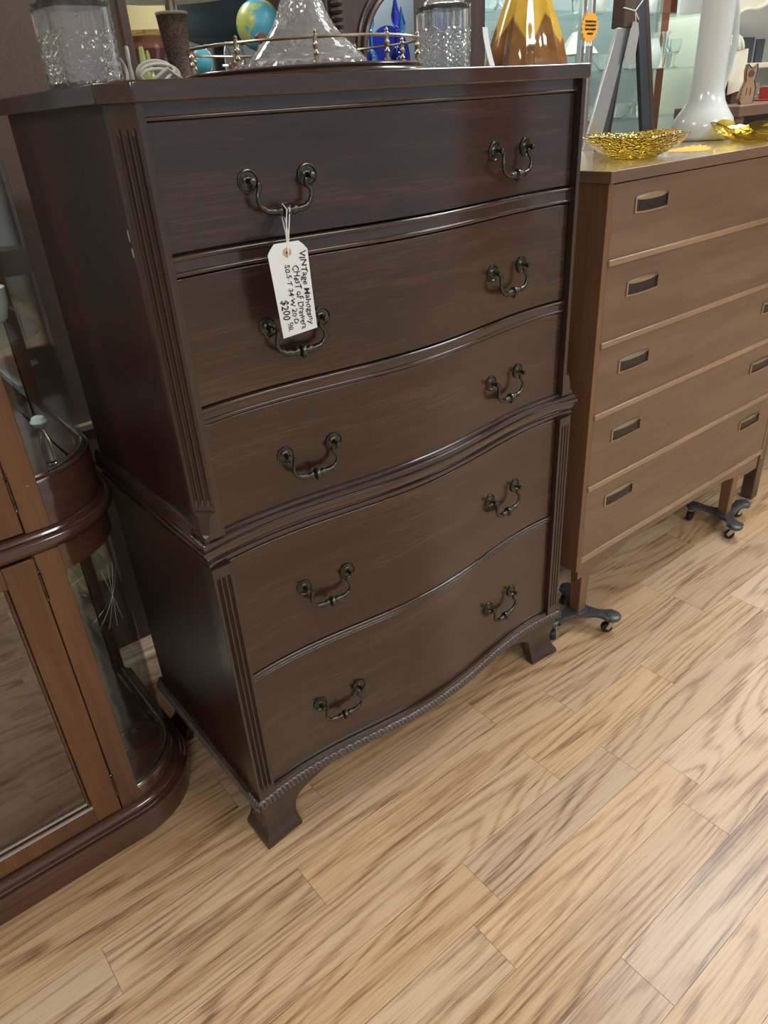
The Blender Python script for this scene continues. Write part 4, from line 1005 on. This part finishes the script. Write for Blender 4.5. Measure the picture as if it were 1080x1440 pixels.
sb = thing('starburst_sign', 'orange starburst sign with handwritten lines on the display cabinet glass', 'sign', (3.42, 2.03, 1.53), None, 0)
g = starburst(18, .062, .073, .002); g.xf(Matrix.Rotation(PI/2, 4, 'X')); g.build('card', M['orange'], sb, local=True, smooth=False)
MB().box(-.030, .030, .001, .0022, -.085, -.06).build('backing_tab', M['paper'], sb, local=True)
tx = MB()
for j, (z, n) in enumerate(((.025, 9), (.008, 10), (-.010, 10), (-.030, 5))):
    P = []; w = .045 if n > 6 else .025
    for i in range(n*6+1):
        t = i/(n*6); P.append((-w+2*w*t, -.0035, z+.005*math.sin(i*1.9+j)+.002*math.sin(i*.7)))
    for q in range(0, len(P)-1, 8): tx.tube(P[q:q+7], .0016, 4)
tx.build('handwriting', M['ink'], sb, local=True)
sb.location = (3.47, 2.032, 1.53)

# ------------------------------------------------------------------ arched cabinet with blue bottles
ac = thing('arched_cabinet', 'dark wooden cabinet with an arched opening showing blue bottles behind the tray', 'cabinet', (1.70, 1.5, 0))
ax0, ax1, ayf = 1.30, 2.02, 1.40
acx, arx = 1.665, .215
AP = [(ax0, 0), (acx-arx, 0), (acx-arx, 1.38)]
for i in range(1, 24): a = PI-PI*i/24; AP.append((acx+arx*math.cos(a), 1.38+.20*math.sin(a)))
AP += [(acx+arx, 1.38), (acx+arx, 0), (ax1, 0), (ax1, 1.95), (ax0, 1.95)]
MB().polyy(AP, ayf, ayf+.03).build('arched_front', M['darkwood'], ac, bevel=.003)
am = MB()
for off, r in ((.012, .011), (.040, .007)):
    am.tube([(acx-arx-off, ayf-.004, .3), (acx-arx-off, ayf-.004, 1.38)]+[(acx+(arx+off)*math.cos(PI-PI*i/24), ayf-.004, 1.38+(.20+off)*math.sin(PI-PI*i/24)) for i in range(1, 24)]+[(acx+arx+off, ayf-.004, 1.38), (acx+arx+off, ayf-.004, .3)], r, 8)
am.build('arch_moulding', M['darkwood'], ac)
rp = MB()
for i in range(30): rp.lathe([(.016, 0), (.022, .008), (.016, .016)], (ax0+.03, ayf-.012, 1.20+i*.02), 14)
rp.build('ringed_column', M['brownframe'], ac)
MB().box(ax0, ax0+.02, ayf+.03, 1.80, 0, 1.95).box(ax1-.02, ax1, ayf+.03, 1.80, 0, 1.95).build('side_board', M['darkwood'], ac)
B(ax0+.02, ax1-.02, 1.78, 1.80, 0, 1.95).build('back_board', M['greywall'], ac)
B(ax0+.02, ax1-.02, ayf+.03, 1.78, 1.285, 1.297).build('shelf', M['shelfglass'], ac)
B(ax0, ax1, ayf, 1.80, 1.95, 1.98).build('cabinet_top', M['darkwood'], ac)
area('cabinet_fill_light', (1.66, 1.60, 1.93), (0, 0, 0), .5, .15, 5, (.85, .93, 1.0))  # unseen lamp added to brighten the arched opening
bprof = [(.022, 0), (.026, .01), (.026, .09), (.020, .11), (.009, .125), (.007, .17), (.010, .175), (.010, .18), (.006, .185), (.014, .20), (.017, .22), (.010, .245), (.002, .28)]
for i, (x, yy, s, mt, lb) in enumerate([(1.56, 1.56, .85, 'cobalt', 'cobalt blue stoppered bottle at the left of the arched opening'), (1.63, 1.60, .95, 'blueglass', 'pale blue slender bottle second from the left in the arched opening'), (1.71, 1.55, 1.0, 'cobalt', 'cobalt bottle with a blue stopper in the middle of the arched opening'), (1.78, 1.60, .9, 'blueglass', 'turquoise bottle right of the middle in the arched opening')]):
    solo(MB().lathe([(r*s, z*s) for r, z in bprof], seg=20), 'bottle', M[mt], lb, 'bottle', (x, yy, 1.2975))
solo(MB().lathe([(.001, 0), (.06, .004), (.10, .02), (.10, .024), (.05, .012), (.001, .01)], seg=36).xf(Matrix.Translation((0, 0, .102)) @ Matrix.Rotation(PI/2-.1, 4, 'X')), 'plate', M['cobalt'], 'round cobalt blue plate standing behind the blue bottles', 'plate', (1.80, 1.72, 1.2975))
# second narrow case seen between the cabinet and the amber vase
fg = thing('figurine', 'tall gilded figurine between the arched cabinet and the amber vase', 'figurine', (2.30, 1.7, 1.30))
MB().lathe([(.03, 0), (.032, .02), (.018, .04), (.022, .10), (.026, .15), (.016, .19), (.012, .21)], seg=18).build('robe', M['brass'], fg, local=True)
MB().sphere((0, 0, .228), .018, 14, 8).build('head', M['ledge'], fg, local=True)
solo(MB().box(-.1, .1, -.1, .1, 0, 1.30), 'pedestal', M['greywall'], 'grey pedestal carrying the gilded figurine', 'pedestal', (2.30, 1.7, 0), bevel=.003)

# ------------------------------------------------------------------ sideboard with lamps and globes behind the chest
sbd = thing('sideboard', 'dark sideboard behind the mahogany chest carrying lamps and globes', 'sideboard', (.85, 1.55, 0))
B(.42, 1.26, 1.22, 1.95, .08, 1.30).build('case', M['darkwood'], sbd, bevel=.004)
B(.40, 1.28, 1.20, 1.97, 1.30, 1.33).build('top', M['darkwoodx'], sbd, bevel=.004)
for lx, ly in ((.46, 1.26), (1.22, 1.26), (.46, 1.91), (1.22, 1.91)): B(lx-.03, lx+.03, ly-.03, ly+.03, 0, .08).build('foot', M['darkwood'], sbd)
SZ = 1.33
lp = thing('table_lamp', 'table lamp with a cream drum shade and round maroon base behind the chest', 'lamp', (.815, 1.72, SZ))
MB().lathe([(.045, 0), (.045, .008), (.02, .018), (.014, .035), (.016, .055)], seg=24).build('lamp_foot', M['brass'], lp, local=True)
MB().lathe([(.018, .055), (.052, .072), (.066, .105), (.052, .140), (.02, .152)], seg=28).build('lamp_body', M['maroon'], lp, local=True)
MB().lathe([(.004, .15), (.004, .24)], seg=10).build('stem', M['brass'], lp, local=True)
MB().lathe([(.105, .150), (.086, .275), (.084, .275), (.103, .150)], seg=40, cap=False).build('shade', M['shade'], lp, local=True)
tl = thing('table_lamp', 'table lamp with a flared textured brown base and wide cream shade behind the tray', 'lamp', (.60, 1.06, 1.202))
MB().lathe([(.040, 0), (.030, .02), (.024, .06), (.0235, .11), (.028, .17), (.034, .225), (.037, .255), (.034, .258), (.012, .255)], seg=32).build('lamp_body', M['rough'], tl, local=True)
MB().lathe([(.012, .256), (.012, .31)], seg=16).build('stem', M['brass'], tl, local=True)
MB().lathe([(.170, .292), (.130, .45), (.127, .45), (.167, .292)], seg=48, cap=False).build('shade', M['cream'], tl, local=True)
MB().lathe([(.037, .254), (.0385, .257), (.037, .260), (.033, .258)], seg=32, cap=False).build('rim', M['cream'], tl, local=True)
ss = thing('side_table', 'narrow dark side table behind the mahogany chest under the textured lamp', 'table', (.60, 1.06, 0))
B(.45, .78, .96, 1.16, 1.177, 1.202).build('table_top', M['darkwoodx'], ss, bevel=.003)
for lx, ly in ((.47, .98), (.76, .98), (.47, 1.14), (.76, 1.14)): B(lx-.012, lx+.012, ly-.012, ly+.012, 0, 1.177).build('leg', M['darkwood'], ss)
def globe(loc, r, label, foot_h):
    g_ = thing('globe', label, 'globe', loc)
    MB().sphere((0, 0, foot_h+r), r, 40, 24).build('sphere', M['globe'], g_, local=True, angle=60)
    MB().lathe([(r*.6, 0), (r*.6, .005), (r*.2, .012), (.006, .02), (.006, foot_h)], seg=24).build('stand', M['brass'], g_, local=True)
    mm = MB(); mm.tube([(r*1.08*math.cos(a), 0, foot_h+r+r*1.08*math.sin(a)) for a in [-PI/2+PI*i/24 for i in range(25)]], .003, 8); mm.build('meridian_arc', M['silver'], g_, local=True)
globe((1.200, 1.66, SZ), .075, 'large blue terrestrial globe beside the flared crystal decanter', .090)
globe((.870, 1.47, SZ), .034, 'small blue globe behind the left end of the brass gallery rail', .020)
solo(MB().lathe([(.016, 0), (.018, .01), (.015, .03), (.009, .04), (.007, .085), (.004, .09)], seg=16).lathe([(.008, .03), (.006, .07), (.003, .08)], (.016, 0, 0), 12), 'candle_holder', M['green'], 'small green twin-spike ceramic ornament left of the textured lamp', 'ornament', (.655, 1.40, SZ))
tv = thing('screen', 'dark rectangular screen standing behind the textured lamp', 'screen', (1.16, 1.88, SZ))
B(1.02, 1.30, 1.87, 1.885, 1.475, 1.72).build('panel', M['tvblack'], tv, bevel=.003)
MB().polyy([(1.02, 1.478), (1.30, 1.478), (1.25, 1.455), (1.10, 1.455)], 1.868, 1.885).build('lower_bezel', M['charcoal'], tv)
MB().polyy([(1.14, 1.33), (1.18, 1.33), (1.18, 1.47), (1.14, 1.47)], 1.885, 1.90).build('stand', M['charcoal'], tv)
wd = MB(); 
for q in (-.03, .02): wd.tube([(q, 0, 0), (q+.004, 0, .09), (q+.012, 0, .115), (q+.022, 0, .09), (q+.026, 0, 0)], .0035, 8)
wd.tube([(-.04, 0, .05), (.055, 0, .05)], .004, 8); wd.sphere((.03, 0, .05), .014)
solo(wd, 'metal_rack', M['silver'], 'small silver wire rack with hooped handles behind the small globe', 'rack', (1.06, 1.62, SZ))
ch = thing('headboard', 'reddish carved scroll crest of a chair back between the two globes', 'chair', (1.06, 1.40, SZ))
cp_ = [(-.13, 0), (.13, 0), (.13, .060), (.085, .068), (.055, .072), (.030, .090), (.008, .118), (-.012, .124), (-.030, .112), (-.020, .102), (-.012, .095), (-.030, .070), (-.055, .048), (-.09, .040), (-.13, .045)]
MB().polyy(cp_, 0, .02).build('scroll_crest', M['redwood'], ch, local=True, bevel=.004)
gp = struct(B(.40, 2.4, 2.6, 2.65, -.0015, 2.3).build('wall_partition', M['greywall']))
